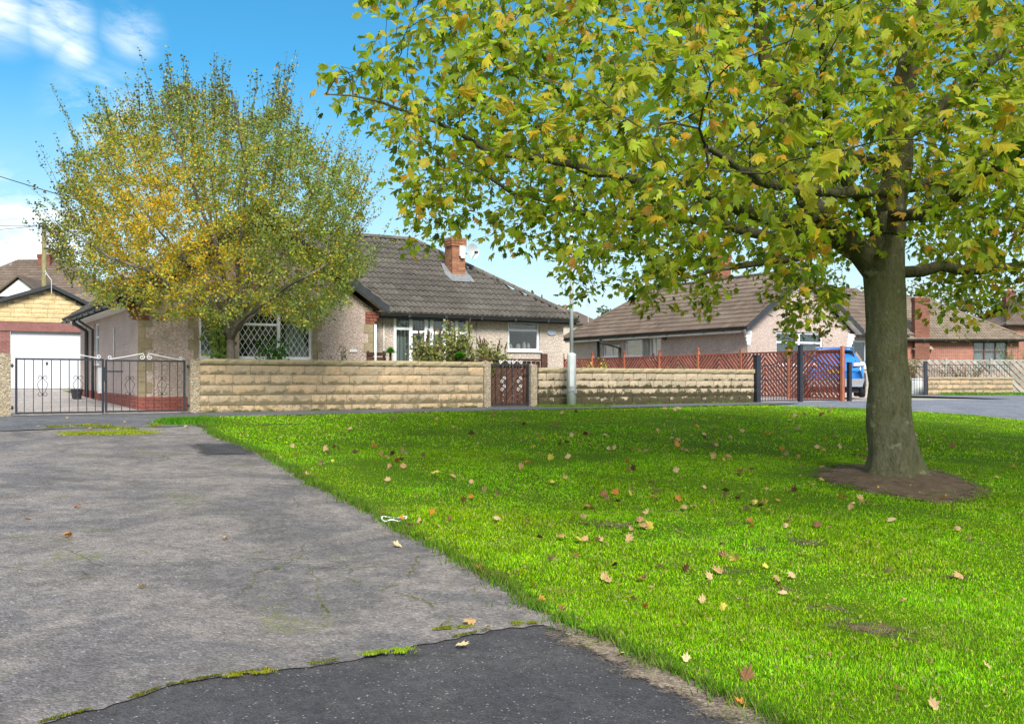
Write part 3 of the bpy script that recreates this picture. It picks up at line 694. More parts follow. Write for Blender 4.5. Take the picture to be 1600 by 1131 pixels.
def window(t, a0, a1, z0, z1, T, cols=(1,), rows=None, mat='upvc', set_in=.06, fw=.055, lattice=False, sill=True, room=True, curtains=(), name='window', glz=True, blind=False, label=None):
    """cols: relative widths; rows: per column list of relative heights from the bottom"""
    f = MB(); d0, d1 = set_in, set_in+.06
    tot = sum(cols); xs = [a0]
    for c in cols: xs.append(xs[-1]+(a1-a0)*c/tot)
    f.box(a0, a1, d0, d1, z0, z0+fw); f.box(a0, a1, d0, d1, z1-fw, z1); f.box(a0, a0+fw, d0, d1, z0+fw, z1-fw); f.box(a1-fw, a1, d0, d1, z0+fw, z1-fw)
    for x in xs[1:-1]: f.box(x-fw*.6, x+fw*.6, d0-.004, d1+.004, z0+fw, z1-fw)
    panes = []
    for i in range(len(cols)):
        rw = (rows[i] if rows else (1,)); tt = sum(rw); zz_ = z0
        for k, q in enumerate(rw):
            zn = zz_+(z1-z0)*q/tt
            if k < len(rw)-1: f.box(xs[i]+fw*.5, xs[i+1]-fw*.5, d0-.002, d1+.002, zn-fw*.45, zn+fw*.45)
            panes.append((xs[i]+fw*.6, xs[i+1]-fw*.6, zz_+fw*.5, zn-fw*.5)); zz_ = zn
    if sill: f.box(a0-.05, a1+.05, -.05, d0+.01, z0-.035, z0-.002)
    fr = t.part(name, f.map(T), mat, label=label)
    for p in panes:
        t.part('pane', MB().box(p[0]-.01, p[1]+.01, d0+.025, d0+.031, p[2]-.01, p[3]+.01).map(T), 'glass', parent=fr)
        if lattice:
            m = MB(); sp = .135; w_, h_ = p[1]-p[0], p[3]-p[2]; k = 1.55
            for s_ in (1, -1):
                c = -h_/k if s_ == 1 else 0
                while c < w_+h_/k:
                    # line x = c + s*z/k
                    pts = []
                    za, zb = 0, h_
                    xa, xb = c+s_*za/k, c+s_*zb/k
                    def clipx(za, zb):
                        lo, hi = za, zb
                        if s_ == 1: lo = max(lo, -c*k); hi = min(hi, (w_-c)*k)
                        else: lo = max(lo, (c-w_)*k); hi = min(hi, c*k)
                        return lo, hi
                    lo, hi = clipx(za, zb)
                    if hi-lo > .02: m.bar((p[0]+c+s_*lo/k, d0+.02, p[2]+lo), (p[0]+c+s_*hi/k, d0+.02, p[2]+hi), .004, .009, up=(-k*s_, 0, 1))
                    c += sp
            if m.v: t.part('lattice', m.map(T), 'white_metal', parent=fr)
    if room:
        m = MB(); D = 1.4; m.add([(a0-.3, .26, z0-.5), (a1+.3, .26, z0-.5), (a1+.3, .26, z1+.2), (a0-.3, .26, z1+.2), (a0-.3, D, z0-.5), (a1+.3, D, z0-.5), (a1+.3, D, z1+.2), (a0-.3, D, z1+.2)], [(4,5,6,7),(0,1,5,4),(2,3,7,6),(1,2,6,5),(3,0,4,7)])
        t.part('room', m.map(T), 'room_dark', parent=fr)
    for (c0, c1, lean) in curtains:
        m = MB(); n = max(8, int((c1-c0)/.02)); H = z1-z0
        vs = []
        for i in range(n+1):
            x = c0+(c1-c0)*i/n; o = .03*math.sin(i*1.3)
            for k in range(5):
                q = k/4; xx = x+(lean*(1-q)**1.5)*((i/n) if lean > 0 else (1-i/n)) if lean else x
                vs.append((xx, .165+o, z0+.02+(H-.04)*q))
        m.add(vs, [(i*5+k, (i+1)*5+k, (i+1)*5+k+1, i*5+k+1) for i in range(n) for k in range(4)]); t.part('curtain', m.map(T), 'net_curtain', parent=fr, smooth=True)
    if blind:
        m = MB(); x = a0+.04
        while x < a1-.04: m.bar((x, .19, z0+.03), (x, .19, z1-.03), .075, .006, up=(.4, 1, 0)); x += .095
        t.part('vertical_blind', m.map(T), 'net_curtain', parent=fr)
    return fr
BR = {m: cuboid('brick', m) for m in ('brick_red', 'brick_chimney', 'brick_plinth', 'brick_purple')}
def corbel(t, ua, ub, v0, z0, mats='brick_red', side_=1, white=False):
    """stepped brick corbel under the eaves, growing outwards"""
    for k in range(4):
        e = .05*k; z = z0+k*.078; a, b = (ua-e, ub) if side_ < 0 else (ua, ub+e)
        a0 = a; w = (b-a)/2 if k % 2 == 0 else (b-a)/3
        n = 2 if k % 2 == 0 else 3
        for i in range(n): t.inst('brick', BR[mats], (a+w*i+.004, v0-.02-.012*k, z+.004), scale=(w-.009, .14, .069))
def quoins(t, ua, v0, z0, z1, sgn, h=.24, w=(.16, .30)):
    z = z0; i = 0
    me = SBQ
    while z < z1-.05:
        ww = w[i % 2]; hh = min(h, z1-z); a = ua if sgn > 0 else ua-ww
        t.inst('quoin', me, (a, v0-.012, z+.003), scale=(ww, .03, hh-.006)); z += h; i += 1
SBQ = cuboid('quoin', 'quoin')
def chimney(t, u, v, wu, wv, z0, z1, mat='brick_chimney', pots=1, core='mortar', name='chimney', street=True, sub=True, potm='terracotta'):
    c = t.part(name, MB().box(u-wu/2+.008, u+wu/2-.008, v-wv/2+.008, v+wv/2-.008, z0, z1-.02), core); rr = random.Random(3); m = MB()
    z = z0; k = 0
    while z < z1-.01:
        o = .03 if z > z1-.24 else 0
        for (a0, a1, fx) in ((u-wu/2-o, u+wu/2+o, 0), (v-wv/2-o, v+wv/2+o, 1)):
            x = a0-(.11 if (k+fx) % 2 else 0)
            while x < a1:
                b0, b1 = max(x+.005, a0), min(x+.215-.005, a1)
                if b1-b0 > .02:
                    for sg in (-1, 1):
                        if fx == 0: q = v+sg*(wv/2+o); m.box(b0, b1, min(q, q-sg*.05), max(q, q-sg*.05), z+.005, z+.068, rr.random())
                        else: q = u+sg*(wu/2+o)-sg*.002; m.box(min(q, q-sg*.05), max(q, q-sg*.05), b0+.006, b1-.006, z+.005, z+.068, rr.random())
                x += .215
        z += .073; k += 1
    t.part('bricks', m, mat, parent=c)
    t.part('flaunching', MB().box(u-wu/2-.02, u+wu/2+.02, v-wv/2-.02, v+wv/2+.02, z1-.002, z1+.04), 'mortar', parent=c)
    for i in range(pots):
        x = u+(i-(pots-1)/2)*.3; t.part('chimney_pot', MB().lathe((x, v, z1+.03), [(.11, 0), (.10, .1), (.09, .28), (.12, .30), (.12, .34), (.09, .35)], 12), potm, parent=c)
    return c
def gutter(t, p, q, r=.055, name='gutter', mat='gutter'):
    p, q = Vector(p), Vector(q); d = (q-p).normalized(); sd = d.cross(Vector((0, 0, 1))).normalized(); vs = []
    for c in (p, q):
        for k in range(7):
            th = math.pi+math.pi*k/6; vs.append(c+sd*math.cos(th)*r+Vector((0, 0, 1))*math.sin(th)*r)
        for k in range(7):
            th = math.pi+math.pi*k/6; vs.append(c+sd*math.cos(th)*r*.8+Vector((0, 0, 1))*math.sin(th)*r*.8)
    m = MB().add(vs, [(k, k+1, 15+k, 14+k) for k in range(6)]+[(7+k, 8+k, 22+k, 21+k) for k in range(6)])
    L = (q-p).length; n = int(L/1.0)
    for i in range(1, n): c = p+d*(L*i/n); m.bar(c-d*.03-Vector((0,0,.03)), c+d*.03-Vector((0,0,.03)), 2.3*r, .075)
    return t.part(name, m, mat)
def pipe(t, pts, r=.034, mat='gutter', name='downpipe'): return t.part(name, MB().tube(pts, r, 8), mat, smooth=True)

# ------------------------------------------------------------------ bungalow pair on the left
PT = .68
HZ = zuv(-5, 2)
hA = Thing('bungalow', 'pink pebbledash gabled bungalow behind the birch with diamond leaded window', 'house', (-5.65, 1.8, HZ))
AL, AR, AV, AE = -8.41, -2.90, 1.8, 2.42
AM = (AL+AR)/2; AP = AE+PT*(AR-AL)/2
w0, w1 = u_at(311, AV), u_at(488, AV); wz0, wz1 = 1.17, 2.28
hA.part('front_wall', wall_mb(AL, AR, HZ-.3, AE, [(w0, w1, wz0, wz1)], front(AV), gable=(AM, AP)), 'pebbledash_pink')
sw = [(7.0, 7.9, 1.1, 2.2), (8.9, 9.4, 1.4, 2.2)]
hA.part('side_wall', wall_mb(AV+.002, 10.3, HZ-.3, AE+.02, sw, side(AL-.002)), 'pebbledash_smooth')
hA.part('side_wall', wall_mb(AV+.26, 4.0, HZ-.3, AE+.02, [], side(AR-.252)), 'pebbledash_smooth')
for o in sw: window(hA, *o, side(AL-.002), cols=(1,), rows=[(2, 1)], curtains=[(o[0]+.05, o[1]-.05, 0)])
cw = (w1-w0)
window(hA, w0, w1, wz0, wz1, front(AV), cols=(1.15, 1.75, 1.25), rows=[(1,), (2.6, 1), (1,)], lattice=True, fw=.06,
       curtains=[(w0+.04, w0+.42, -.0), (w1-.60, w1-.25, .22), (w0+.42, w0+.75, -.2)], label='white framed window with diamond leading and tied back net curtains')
hA.part('window_pier', MB().box(w0+.62, w0+.90, AV-.03, AV+.05, wz0+.01, wz1-.01), 'pebbledash_smooth')
quoins(hA, AL, AV, HZ+.1, 2.0, 1); quoins(hA, AR, AV, HZ+.1, 2.05, -1, w=(.12, .24)); quoins(hA, w0-.02, AV, HZ+.1, 2.3, -1, w=(.10, .22)); quoins(hA, w1+.02, AV, HZ+.1, 2.3, 1, w=(.10, .22))
hA.part('lintel', MB().box(w0-.25, w1+.25, AV-.014, AV+.05, wz1+.003, wz1+.17), 'quoin')
corbel(hA, AL-.1, AL+.24, AV, 1.99, side_=-1); corbel(hA, AR-.20, AR+.04, AV, 2.05, side_=1)
# red painted brick plinth
for j in range(4):
    x = AL-.02-(.1 if j % 2 else 0)
    while x < AR:
        a, b = max(x, AL-.02)+.004, min(x+.225, AR)-.004
        if b-a > .03: hA.inst('brick', BR['brick_plinth'], (a, AV-.035, HZ+.0+j*.075-.04), scale=(b-a, .05, .068))
        x += .23
m = MB(); rr = random.Random(8)
for j in range(4):
    y = AV+.02
    while y < 9.9: m.box(AL-.035, AL+.02, y+.004, min(y+.225, 9.9)-.004, HZ-.04+j*.075+y*.012, HZ-.04+j*.075+.068+y*.012, rr.random()); y += .23
hA.part('plinth_bricks', m, 'brick_plinth', kind='stuff')
# house number plate
pn = MB().box(0, .17, AV-.03, AV-.015, 0, .07); pu = u_at(546, AV); pn.v = [(x+pu, y, z+z_at(550, pu, AV)) for x, y, z in pn.v]
npl = hA.part('number_plate', pn, 'white_plastic'); m = MB(); zz_ = z_at(550, pu, AV)
for k, segs in enumerate((("t", "r1", "b", "l2", "m"), ("l1", "m", "r1", "r2"), ("t", "l1", "m", "r2", "b"))):
    x = pu+.03+k*.045; S = {"t": (0, .024, .046, .05), "m": (0, .024, .024, .028), "b": (0, .024, .0, .005), "l1": (0, .005, .025, .05), "r1": (.02, .025, .025, .05), "l2": (0, .005, 0, .025), "r2": (.02, .025, 0, .025)}
    for s_ in segs[:]: q = S[s_]; m.box(x+q[0], x+q[1], AV-.034, AV-.0305, zz_+.011+q[2], zz_+.011+q[3])
hA.part('digits', m, 'blue_plaque', parent=npl)
# gable roof A, ridge runs back
eL, eR = AL-.38, AR+.14; zE = AE-.02; zR = zE+PT*(AM-eL); eR2 = AM+(AM-eL)
hA.part('roof', slab([(eL, AV-.28, zE), (AM, AV-.28, zR), (AM, 10.6, zR), (eL, 10.6, zE)]).poly([(AM, AV-.28, zR), (AR+.25, AV-.28, zR-PT*(AR+.25-AM)), (AR+.25, 3.2, zR-PT*(AR+.25-AM)), (AM, 6, zR)], (0, 0, -.08)), 'roof_tile')
sl_ = math.hypot(1, PT)
roof_plane(hA, (eL-.03, AV-.3, zE-.01), (0, 1, 0), (1, 0, PT), 10.9-AV, (AM-eL)*sl_, lambda a, b: a < 8.8+AV-1.5 and b < (AM-eL)*sl_, 'roof_tile', singles=120, name='roof_tile')
roof_plane(hA, (AR+.27, AV-.3, zR-PT*(AR+.27-AM)-.01), (0, 1, 0), (-1, 0, PT), 4.6, (AR+.27-AM)*sl_, lambda a, b: a < 1.4+b*.9, 'roof_tile')
ridge(hA, (AM, AV-.32, zR+.03), (AM, 6.2, zR+.03), 'roof_tile')
# bargeboards
for s_, uu in ((-1, eL-.02), (1, AR+.30)):
    q = zR-PT*abs(uu-AM); hA.part('bargeboard', MB().poly([(uu, AV-.33, q-.16), (uu, AV-.33, q+.03), (AM, AV-.33, zR+.03), (AM, AV-.33, zR-.19)], (0, .035, 0)), 'bargeboard')
hA.part('gable_soffit', MB().poly([(eL, AV-.29, zE-.10), (AM, AV-.29, zR-.10), (AR+.26, AV-.29, zR-.10-PT*(AR+.26-AM)), (AR+.26, AV, zR-.10-PT*(AR+.26-AM)), (AM, AV, zR-.10), (eL, AV, zE-.10)], (0, 0, -.012)), 'white_paint')
hA.part('soffit', MB().box(eL+.03, AL, AV+.02, 10.3, zE-.12, zE-.095), 'white_paint')
gutter(hA, (eL-.05, AV-.2, zE-.03), (eL-.05, 10.6, zE-.03))
for v_, rr_ in ((7.45, .036), (8.5, .055)):
    zb = zuv(AL, v_); pipe(hA, [(eL-.04, v_, zE-.07), (eL-.04, v_, zE-.16), (AL-.09, v_, zE-.38), (AL-.09, v_, zb+.02)], rr_)
pipe(hA, [(AL-.03, 4.6, 1.2), (AL-.03, 4.6, 1.95)], .018, 'white_paint', 'thin_pipe')
pipe(hA, [(AR+.05, AV-.03, HZ), (AR+.05, AV-.03, 2.05)], .034, 'upvc')
hA.part('satellite_box', MB().box(AL-.12, AL-.01, 6.2, 6.45, .35, 1.0), 'white_plastic')
uvsolo('plant_pots', MB().lathe((AL-.45, 7.6, zuv(AL, 7.6)), [(.10, 0), (.14, .22), (.155, .22), (.155, .27), (.12, .27)], 12).lathe((AL-.42, 8.1, zuv(AL, 8)), [(.09, 0), (.12, .2), (.135, .2), (.135, .24), (.1, .24)], 12), 'dark_trim', 'pair of dark plant pots by the downpipes at the side wall', 'plant pot', (AL-.45, 7.8, zuv(AL, 7.8)))

hB = Thing('bungalow', 'cream pebbledash bungalow with hipped dark tile roof and brick chimney', 'house', (.3, 2.8, HZ))
BL, BR_, BV, BE = -2.95, 3.36, 2.8, 2.40
bw = (u_at(614, BV), u_at(730, BV)); kw = (u_at(794, BV), u_at(844, BV))
hB.part('front_wall', wall_mb(BL, BR_, HZ-.3, BE, [(bw[0], bw[1], .95, 2.36), (kw[0], kw[1], 1.50, 2.32)], front(BV)), 'pebbledash_cream')
hB.part('side_wall', wall_mb(BV+.002, 9.3, HZ-.3, BE, [], side(BR_-.25)), 'pebbledash_cream')
hB.part('rear_wall', wall_mb(-8.15, BR_-.26, HZ-.3, BE, [], front(9.3)), 'pebbledash_cream')
bwid = bw[1]-bw[0]
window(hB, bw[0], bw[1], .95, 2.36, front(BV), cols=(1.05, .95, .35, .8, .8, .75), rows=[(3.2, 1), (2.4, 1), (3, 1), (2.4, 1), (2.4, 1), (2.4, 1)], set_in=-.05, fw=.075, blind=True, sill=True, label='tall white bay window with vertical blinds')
window(hB, kw[0], kw[1], 1.50, 2.32, front(BV), cols=(1,), rows=[(2.4, 1)], fw=.07, label='white kitchen window with jugs on its sill')
rk = MB()
for du, r_, h_ in ((.18, .055, .14), (.42, .07, .15), (.62, .06, .2), (.76, .05, .17)):
    rk.lathe((kw[0]+du, BV+.17, 1.56), [(r_*.6, 0), (r_, h_*.35), (r_*.8, h_*.7), (r_*.55, h_*.85), (r_*.65, h_), (r_*.3, h_)], 10)
uvsolo('jugs', rk, 'ceramic', 'row of cream jugs and pots standing inside the kitchen window', 'jug', (kw[0]+.4, BV+.17, 1.56))
hB.part('sign_oval', MB().add([(u_at(861, BV)+.15*math.cos(2*math.pi*i/20), BV-y, z_at(519, u_at(861, BV), BV)+.085*math.sin(2*math.pi*i/20)) for y in (.015, .035) for i in range(20)], [tuple(range(20)), tuple(range(39, 19, -1))]+[(i, (i+1) % 20, 20+(i+1) % 20, 20+i) for i in range(20)]), 'blue_plaque', label='oval grey blue house name plaque')
def downp(px, v, z0, z1, r=.02, mat='white_paint'):
    u = u_at(px, v); pipe(hB, [(u, v-.03, z0), (u, v-.03, z1)], r, mat)
downp(599, BV, HZ, 2.3, .012); downp(744, BV, HZ, 2.3, .012, 'grey_trim')
# roof B: front slope, right hip, rear slope
bv0, bu1 = BV-.30, BR_+.26; bzE = BE+.0; RT = 3.5; bzR = bzE+PT*RT; vr = bv0+RT
valley = lambda v: AR+.25-(v-bv0)*.95
hB.part('roof', slab([(valley(bv0)-.6, bv0, bzE), (bu1, bv0, bzE), (bu1-RT, vr, bzR), (AM, vr, bzR), (AM, bv0+.4, bzE+.27)]).poly([(bu1, bv0, bzE), (bu1, bv0+2*RT, bzE), (bu1-RT, vr, bzR)], (0, 0, -.08)).poly([(bu1, bv0+2*RT, bzE), (AL-.3, bv0+2*RT, bzE), (AM, vr, bzR), (bu1-RT, vr, bzR)], (0, 0, -.08)), 'roof_tile')
e0 = valley(bv0)-3.4
def clipB(a, b):
    u = e0+a; v = bv0+b/sl_; return u > valley(v)-.05 and u < bu1-(v-bv0)-.02 and v < vr
roof_plane(hB, (e0, bv0-.03, bzE-.02), (1, 0, 0), (0, 1, PT), bu1-e0, RT*sl_, clipB, 'roof_tile', singles=300)
roof_plane(hB, (bu1+.03, bv0, bzE-.02), (0, 1, 0), (-1, 0, PT), 2*RT, RT*sl_, lambda a, b: b/sl_ < min(a, 2*RT-a), 'roof_tile')
ridge(hB, (bu1+.02, bv0-.02, bzE+.05), (bu1-RT, vr, bzR+.05), 'roof_tile'); ridge(hB, (bu1-RT, vr, bzR+.05), (AM, vr, bzR+.05), 'roof_tile')
hB.part('soffit', MB().box(BL+.05, bu1-.03, bv0+.02, BV, bzE-.115, bzE-.09), 'white_paint')
hB.part('fascia', MB().box(BL+.3, bu1-.01, bv0+.0, bv0+.02, bzE-.14, bzE-.085), 'bargeboard')
gutter(hB, (BL+.25, bv0-.06, bzE-.035), (bu1+.03, bv0-.06, bzE-.035))
# chimney with flue terminal, flashing, dish
cu, cv = None, None
v_c = bv0+1.75; cu = u_at(716, v_c)
cz = bzE+PT*(v_c-bv0)
ch = chimney(hB, cu, v_c+.2, .42, .46, cz-.2, cz+1.12, pots=0)
hB.part('flue_vent', MB().box(cu+.0, cu+.16, v_c-.12, v_c-.05, cz+.62, cz+.90).box(cu+.02, cu+.14, v_c-.13, v_c-.12, cz+.56, cz+.62), 'white_plastic', parent=ch)
f0 = bzE+PT*(v_c-.45-bv0)
hB.part('flashing', MB().poly([(cu-.36, v_c-.35, bzE+PT*(v_c-.35-bv0)+.105), (cu+.36, v_c-.35, bzE+PT*(v_c-.35-bv0)+.105), (cu+.36, v_c-.05, bzE+PT*(v_c-.05-bv0)+.105), (cu+.3, v_c+.5, bzE+PT*(v_c+.5-bv0)+.105), (cu-.3, v_c+.5, bzE+PT*(v_c+.5-bv0)+.105), (cu-.44, v_c-.05, bzE+PT*(v_c-.05-bv0)+.105)], (0, 0, .012)), 'lead', parent=ch)
m = MB(); dc = Vector((cu+.50, v_c+.1, cz+.80)); n = 18; vs = [tuple(dc)]
for rr_, o in ((.12, .01), (.22, .05)):
    for i in range(n): a = 2*math.pi*i/n; vs.append((dc.x+rr_*math.cos(a), dc.y-o+.03*math.cos(a), dc.z+rr_*math.sin(a)))
m.add(vs, [(0, 1+i, 1+(i+1) % n) for i in range(n)]+[(1+i, 19+i, 19+(i+1) % n, 1+(i+1) % n) for i in range(n)])
m.tube([(cu+.25, v_c+.2, cz+.75), (cu+.5, v_c+.15, cz+.72), (cu+.5, v_c+.12, cz+.80)], .02, 6); m.tube([(cu+.5, v_c+.1, cz+.60), (cu+.44, v_c-.25, cz+.72)], .012, 5)
dish = Thing('satellite_dish', 'grey satellite dish fixed to the brick chimney', 'satellite dish', (cu+.25, v_c+.2, cz+.7)); dish.part('dish', m, 'galvanised', smooth=True); dish.part('receiver', MB().box(cu+.40, cu+.48, v_c-.30, v_c-.22, cz+.69, cz+.76), 'dark_trim')
# ------------------------------------------------------------------ bungalow on the right
CZ = zuv(13, 6)
CL, CR_, CV, CE = 13.0, 18.26, 5.5, 2.58
CM = (CL+CR_)/2; PC = .72; CP = CE+PC*(CR_-CL)/2
hC = Thing('bungalow', 'pink pebbledash bungalow with brown tiled roof behind the red fence', 'house', (CM, CV, CZ))
x0, x1 = u_at(1213, CV), u_at(1286, CV); y0_, y1_ = 1.25, z_at(519, (x0+x1)/2, CV)
hC.part('front_wall', wall_mb(CL, CR_, CZ-.3, CE, [(x0, x1, y0_, y1_)], front(CV), gable=(CM, CP)), 'pebbledash_pink')
window(hC, x0, x1, y0_, y1_, front(CV), cols=(1, 1), rows=[(2.2, 1), (2.2, 1)], fw=.07, blind=True, label='white front window with vertical blinds')
ops = []
for (pa, pb, ya, yb) in ((942, 968, 538.5, 557), (975.5, 1003.5, 526.5, 557), (1014, 1032.5, 527, 562)):
    va, vb = v_at(pb, CL), v_at(pa, CL); vm = (va+vb)/2; ops.append((va, vb, z_at(yb, CL, vm), z_at(ya, CL, vm)))
hC.part('side_wall', wall_mb(CV+.002, 16.6, CZ-.3, CE, ops, side(CL-.002)), 'pebbledash_pink')
window(hC, *ops[0], side(CL-.002), cols=(1, 1), curtains=[(ops[0][0]+.05, ops[0][0]+.3, 0)])
window(hC, *ops[1], side(CL-.002), cols=(1,), rows=[(1.5, 1)], curtains=[(ops[1][0]+.05, ops[1][1]-.05, 0)])
window(hC, *ops[2], side(CL-.002), cols=(1.3, 1), curtains=[(ops[2][0]+.05, ops[2][1]-.3, 0)])
v_ = v_at(1040, CL); z_ = z_at(528, CL, v_)
hC.part('round_vent', MB().add([(CL-.02-k*.07, v_+r_*math.cos(2*math.pi*i/14), z_+r_*math.sin(2*math.pi*i/14)) for k, r_ in ((0, .10), (1, .10), (1, .06)) for i in range(14)], [(k*14+i, k*14+(i+1) % 14, k*14+14+(i+1) % 14, k*14+14+i) for k in (0, 1) for i in range(14)]), 'gutter')
v_ = v_at(1010, CL); hC.part('panel', MB().box(CL-.03, CL, v_-.16, v_+.16, CZ, CE-.2), 'fence_grey')
hC.part('rear_wall', wall_mb(CL+.26, 22.4, CZ-.3, CE, [], front(16.3)), 'pebbledash_pink')
hC.part('recessed_wall', wall_mb(CR_+.003, 22.4, CZ-.3, CE, [(19.6, 21.6, 1.2, 2.3)], front(CV+1.2)), 'pebbledash_pink')
window(hC, 19.6, 21.6, 1.2, 2.3, front(CV+1.2), cols=(1, 1), curtains=[(19.7, 20.1, 0), (21.1, 21.5, 0)])
hC.part('side_wall', wall_mb(CV+1.46, 16.3, CZ-.3, CE, [], side(22.15)), 'pebbledash_pink')
hC.part('side_wall', wall_mb(CV+.26, CV+1.2, CZ-.3, CE, [], side(CR_-.252)), 'pebbledash_pink')
eL, eR = CL-.36, CR_+.36; zE = CE-.02; zR = zE+PC*(CM-eL); vb = 16.9; hr = CM-eL
hC.part('roof', slab([(eL, CV-.3, zE), (CM, CV-.3, zR), (CM, vb-hr, zR), (eL, vb, zE)]).poly([(eL, vb, zE), (CM, vb-hr, zR), (19.4, vb-hr, zR), (22.8, vb, zE)], (0, 0, -.08))
         .poly([(CM, CV-.3, zR), (eR, CV-.3, zE), (eR, CV+.9, zE), (CM, CV+.9+hr, zR)], (0, 0, -.08)).poly([(eR, CV+.9, zE), (22.8, CV+.9, zE), (19.4, CV+.9+hr, zR), (CM, CV+.9+hr, zR)], (0, 0, -.08))
         .poly([(22.8, CV+.9, zE), (22.8, vb, zE), (19.4, vb-hr, zR), (19.4, CV+.9+hr, zR)], (0, 0, -.08)).poly([(CM, CV+.9+hr, zR), (19.4, CV+.9+hr, zR), (19.4, vb-hr, zR), (CM, vb-hr, zR)], (0, 0, -.08)), 'roof_tile_brown')
sc_ = math.hypot(1, PC)
roof_plane(hC, (eL-.03, CV-.32, zE-.01), (0, 1, 0), (1, 0, PC), vb-CV+.32, hr*sc_, lambda a, b: CV-.32+a < vb-b/sc_ and b/sc_ < hr, 'roof_tile_brown', singles=300)
roof_plane(hC, (CR_, CV+.87, zE-.01), (1, 0, 0), (0, 1, PC), 4.6, hr*sc_, lambda a, b: CR_+a > eR-b/sc_ and b/sc_ < hr, 'roof_tile_brown')
ridge(hC, (CM, CV-.32, zR+.05), (CM, vb-hr, zR+.05), 'roof_tile_brown'); ridge(hC, (eL, vb, zE+.05), (CM, vb-hr, zR+.05), 'roof_tile_brown')
for uu in (eL-.02, eR+.02):
    hC.part('bargeboard', MB().poly([(uu, CV-.36, zE-.16), (uu, CV-.36, zE+.05), (CM, CV-.36, zR+.05), (CM, CV-.36, zR-.17)], (0, .035, 0)), 'bargeboard')
hC.part('gable_soffit', MB().poly([(eL, CV-.31, zE-.10), (CM, CV-.31, zR-.10), (eR, CV-.31, zE-.10), (eR, CV, zE-.10), (CM, CV, zR-.10), (eL, CV, zE-.10)], (0, 0, -.012)), 'white_paint')
hC.part('soffit', MB().box(eL+.03, CL, CV+.02, 16.6, zE-.13, zE-.10), 'white_paint')
hC.part('fascia', MB().box(eL+.01, eL+.03, CV, 16.7, zE-.17, zE-.085), 'white_paint')
gutter(hC, (eL-.05, CV-.2, zE-.04), (eL-.05, vb, zE-.04))
gutter(hC, (CR_+.4, CV+.82, zE-.04), (22.7, CV+.82, zE-.04))
for k in range(4):
    hC.part('corbel', MB().box(CL-.05-.05*k, CL+.12, CV-.03-.02*k, CV, CE-.62+.13*k, CE-.50+.13*k), 'white_paint')
    hC.part('corbel', MB().box(CR_-.2, CR_+.05+.05*k, CV-.03-.02*k, CV, CE-.62+.13*k, CE-.50+.13*k), 'white_paint')
for px in (933.5, 967):
    v_ = v_at(px, CL-.1); zb = zuv(CL, v_)
    if px > 950: pipe(hC, [(eL-.04, v_+.9, zE-.08), (eL-.04, v_+.9, zE-.25), (CL-.07, v_, zE-.5), (CL-.07, v_, zb)], .05)
    else: pipe(hC, [(CL-.07, v_, zE-.1), (CL-.07, v_, zb)], .055)
chimney(hC, u_at(1125, 10.5), 10.5, .7, .55, 4.0, z_at(400, u_at(1125, 10.5), 10.5), pots=1)

# ------------------------------------------------------------------ herringbone fences
def herring(t, a0, a1, z0, z1, T, mat, pitch=.17, w=.075, up=1, th=.012, half=True, k=1.0):
    mid = (a0+a1)/2
    segs = [(a0, mid, 1), (mid, a1, -1)] if half else [(a0, a1, up)]
    for s0, s1, sg in segs:
        sg *= up if half else 1
        W_, H = s1-s0, z1-z0; c = -H/k if sg > 0 else 0
        i = 0
        while c < (W_ if sg > 0 else W_+H/k):
            # x = c + sg*z/k
            if sg > 0: lo, hi = max(0, -c*k), min(H, (W_-c)*k)
            else: lo, hi = max(0, (c-W_)*k), min(H, c*k)
            if hi-lo > .07:
                d = .003*(i % 2)
                t.part('slat', MB().bar((s0+c+sg*lo/k, d, z0+lo), (s0+c+sg*hi/k, d, z0+hi), th, w, up=(-k*sg, 0, 1)).map(T), mat)
            c += pitch; i += 1
FU = 11.5
fr = Thing('herringbone_fence', 'red stained herringbone fence with ball topped posts between the two bungalows', 'fence', (FU, 7, zuv(FU, 7)))
Tf = lambda a, d, z: (FU+d, a, z)
vs_ = [-.10+2.17*i for i in range(8)]
for i, v in enumerate(vs_):
    zb = zuv(FU, v); zt_ = 1.62+.0*v
    b = MB().box(FU-.045, FU+.045, v-.045, v+.045, zb-.1, zt_+.10)
    p = fr.part('fence_post', b, 'fence_red_post')
    if i not in (0, 2): fr.part('ball_finial', MB().lathe((FU, v, zt_+.10), [(.055, 0), (.055, .02), (.02, .035), (.045, .06), (.055, .09), (.045, .12), (.01, .14)], 10), 'fence_red', parent=p, smooth=True)
    if i < 7:
        a0, a1 = v+.05, vs_[i+1]-.05
        fr.part('rail', MB().box(FU-.02, FU+.02, a0, a1, zt_-.05, zt_), 'fence_red'); fr.part('rail', MB().box(FU-.02, FU+.02, a0, a1, zb+.06, zb+.11), 'fence_red')
        herring(fr, a0, a1, zb+.11, zt_-.05, Tf, 'fence_red', pitch=.165, w=.085, up=1)
# grey fence in front of the brick bungalow
GY_ = 48.0
gx0, gx1 = (1408-800)/1600*GY_, 33.0
fg = Thing('herringbone_fence', 'weathered grey diagonal board fence in front of the brick bungalow', 'fence', ((gx0+gx1)/2, GY_, 0.05), street=False)
n = 7; wd = (gx1-gx0)/n
for i in range(n+1):
    x = gx0+wd*i; fg.part('fence_post', MB().box(x-.05, x+.05, GY_-.03, GY_+.06, -.1, 1.74), 'fence_grey')
    if i < n:
        fg.part('rail', MB().box(x+.05, x+wd-.05, GY_+.02, GY_+.05, 1.62, 1.68), 'fence_grey'); fg.part('rail', MB().box(x+.05, x+wd-.05, GY_+.02, GY_+.05, .12, .18), 'fence_grey')
        herring(fg, x+.05, x+wd-.05, .08, 1.66, lambda a, d, z: (a, GY_-.01+d, z), 'fence_grey', pitch=.31, w=.16, up=-1, half=False)
RW = 45.8
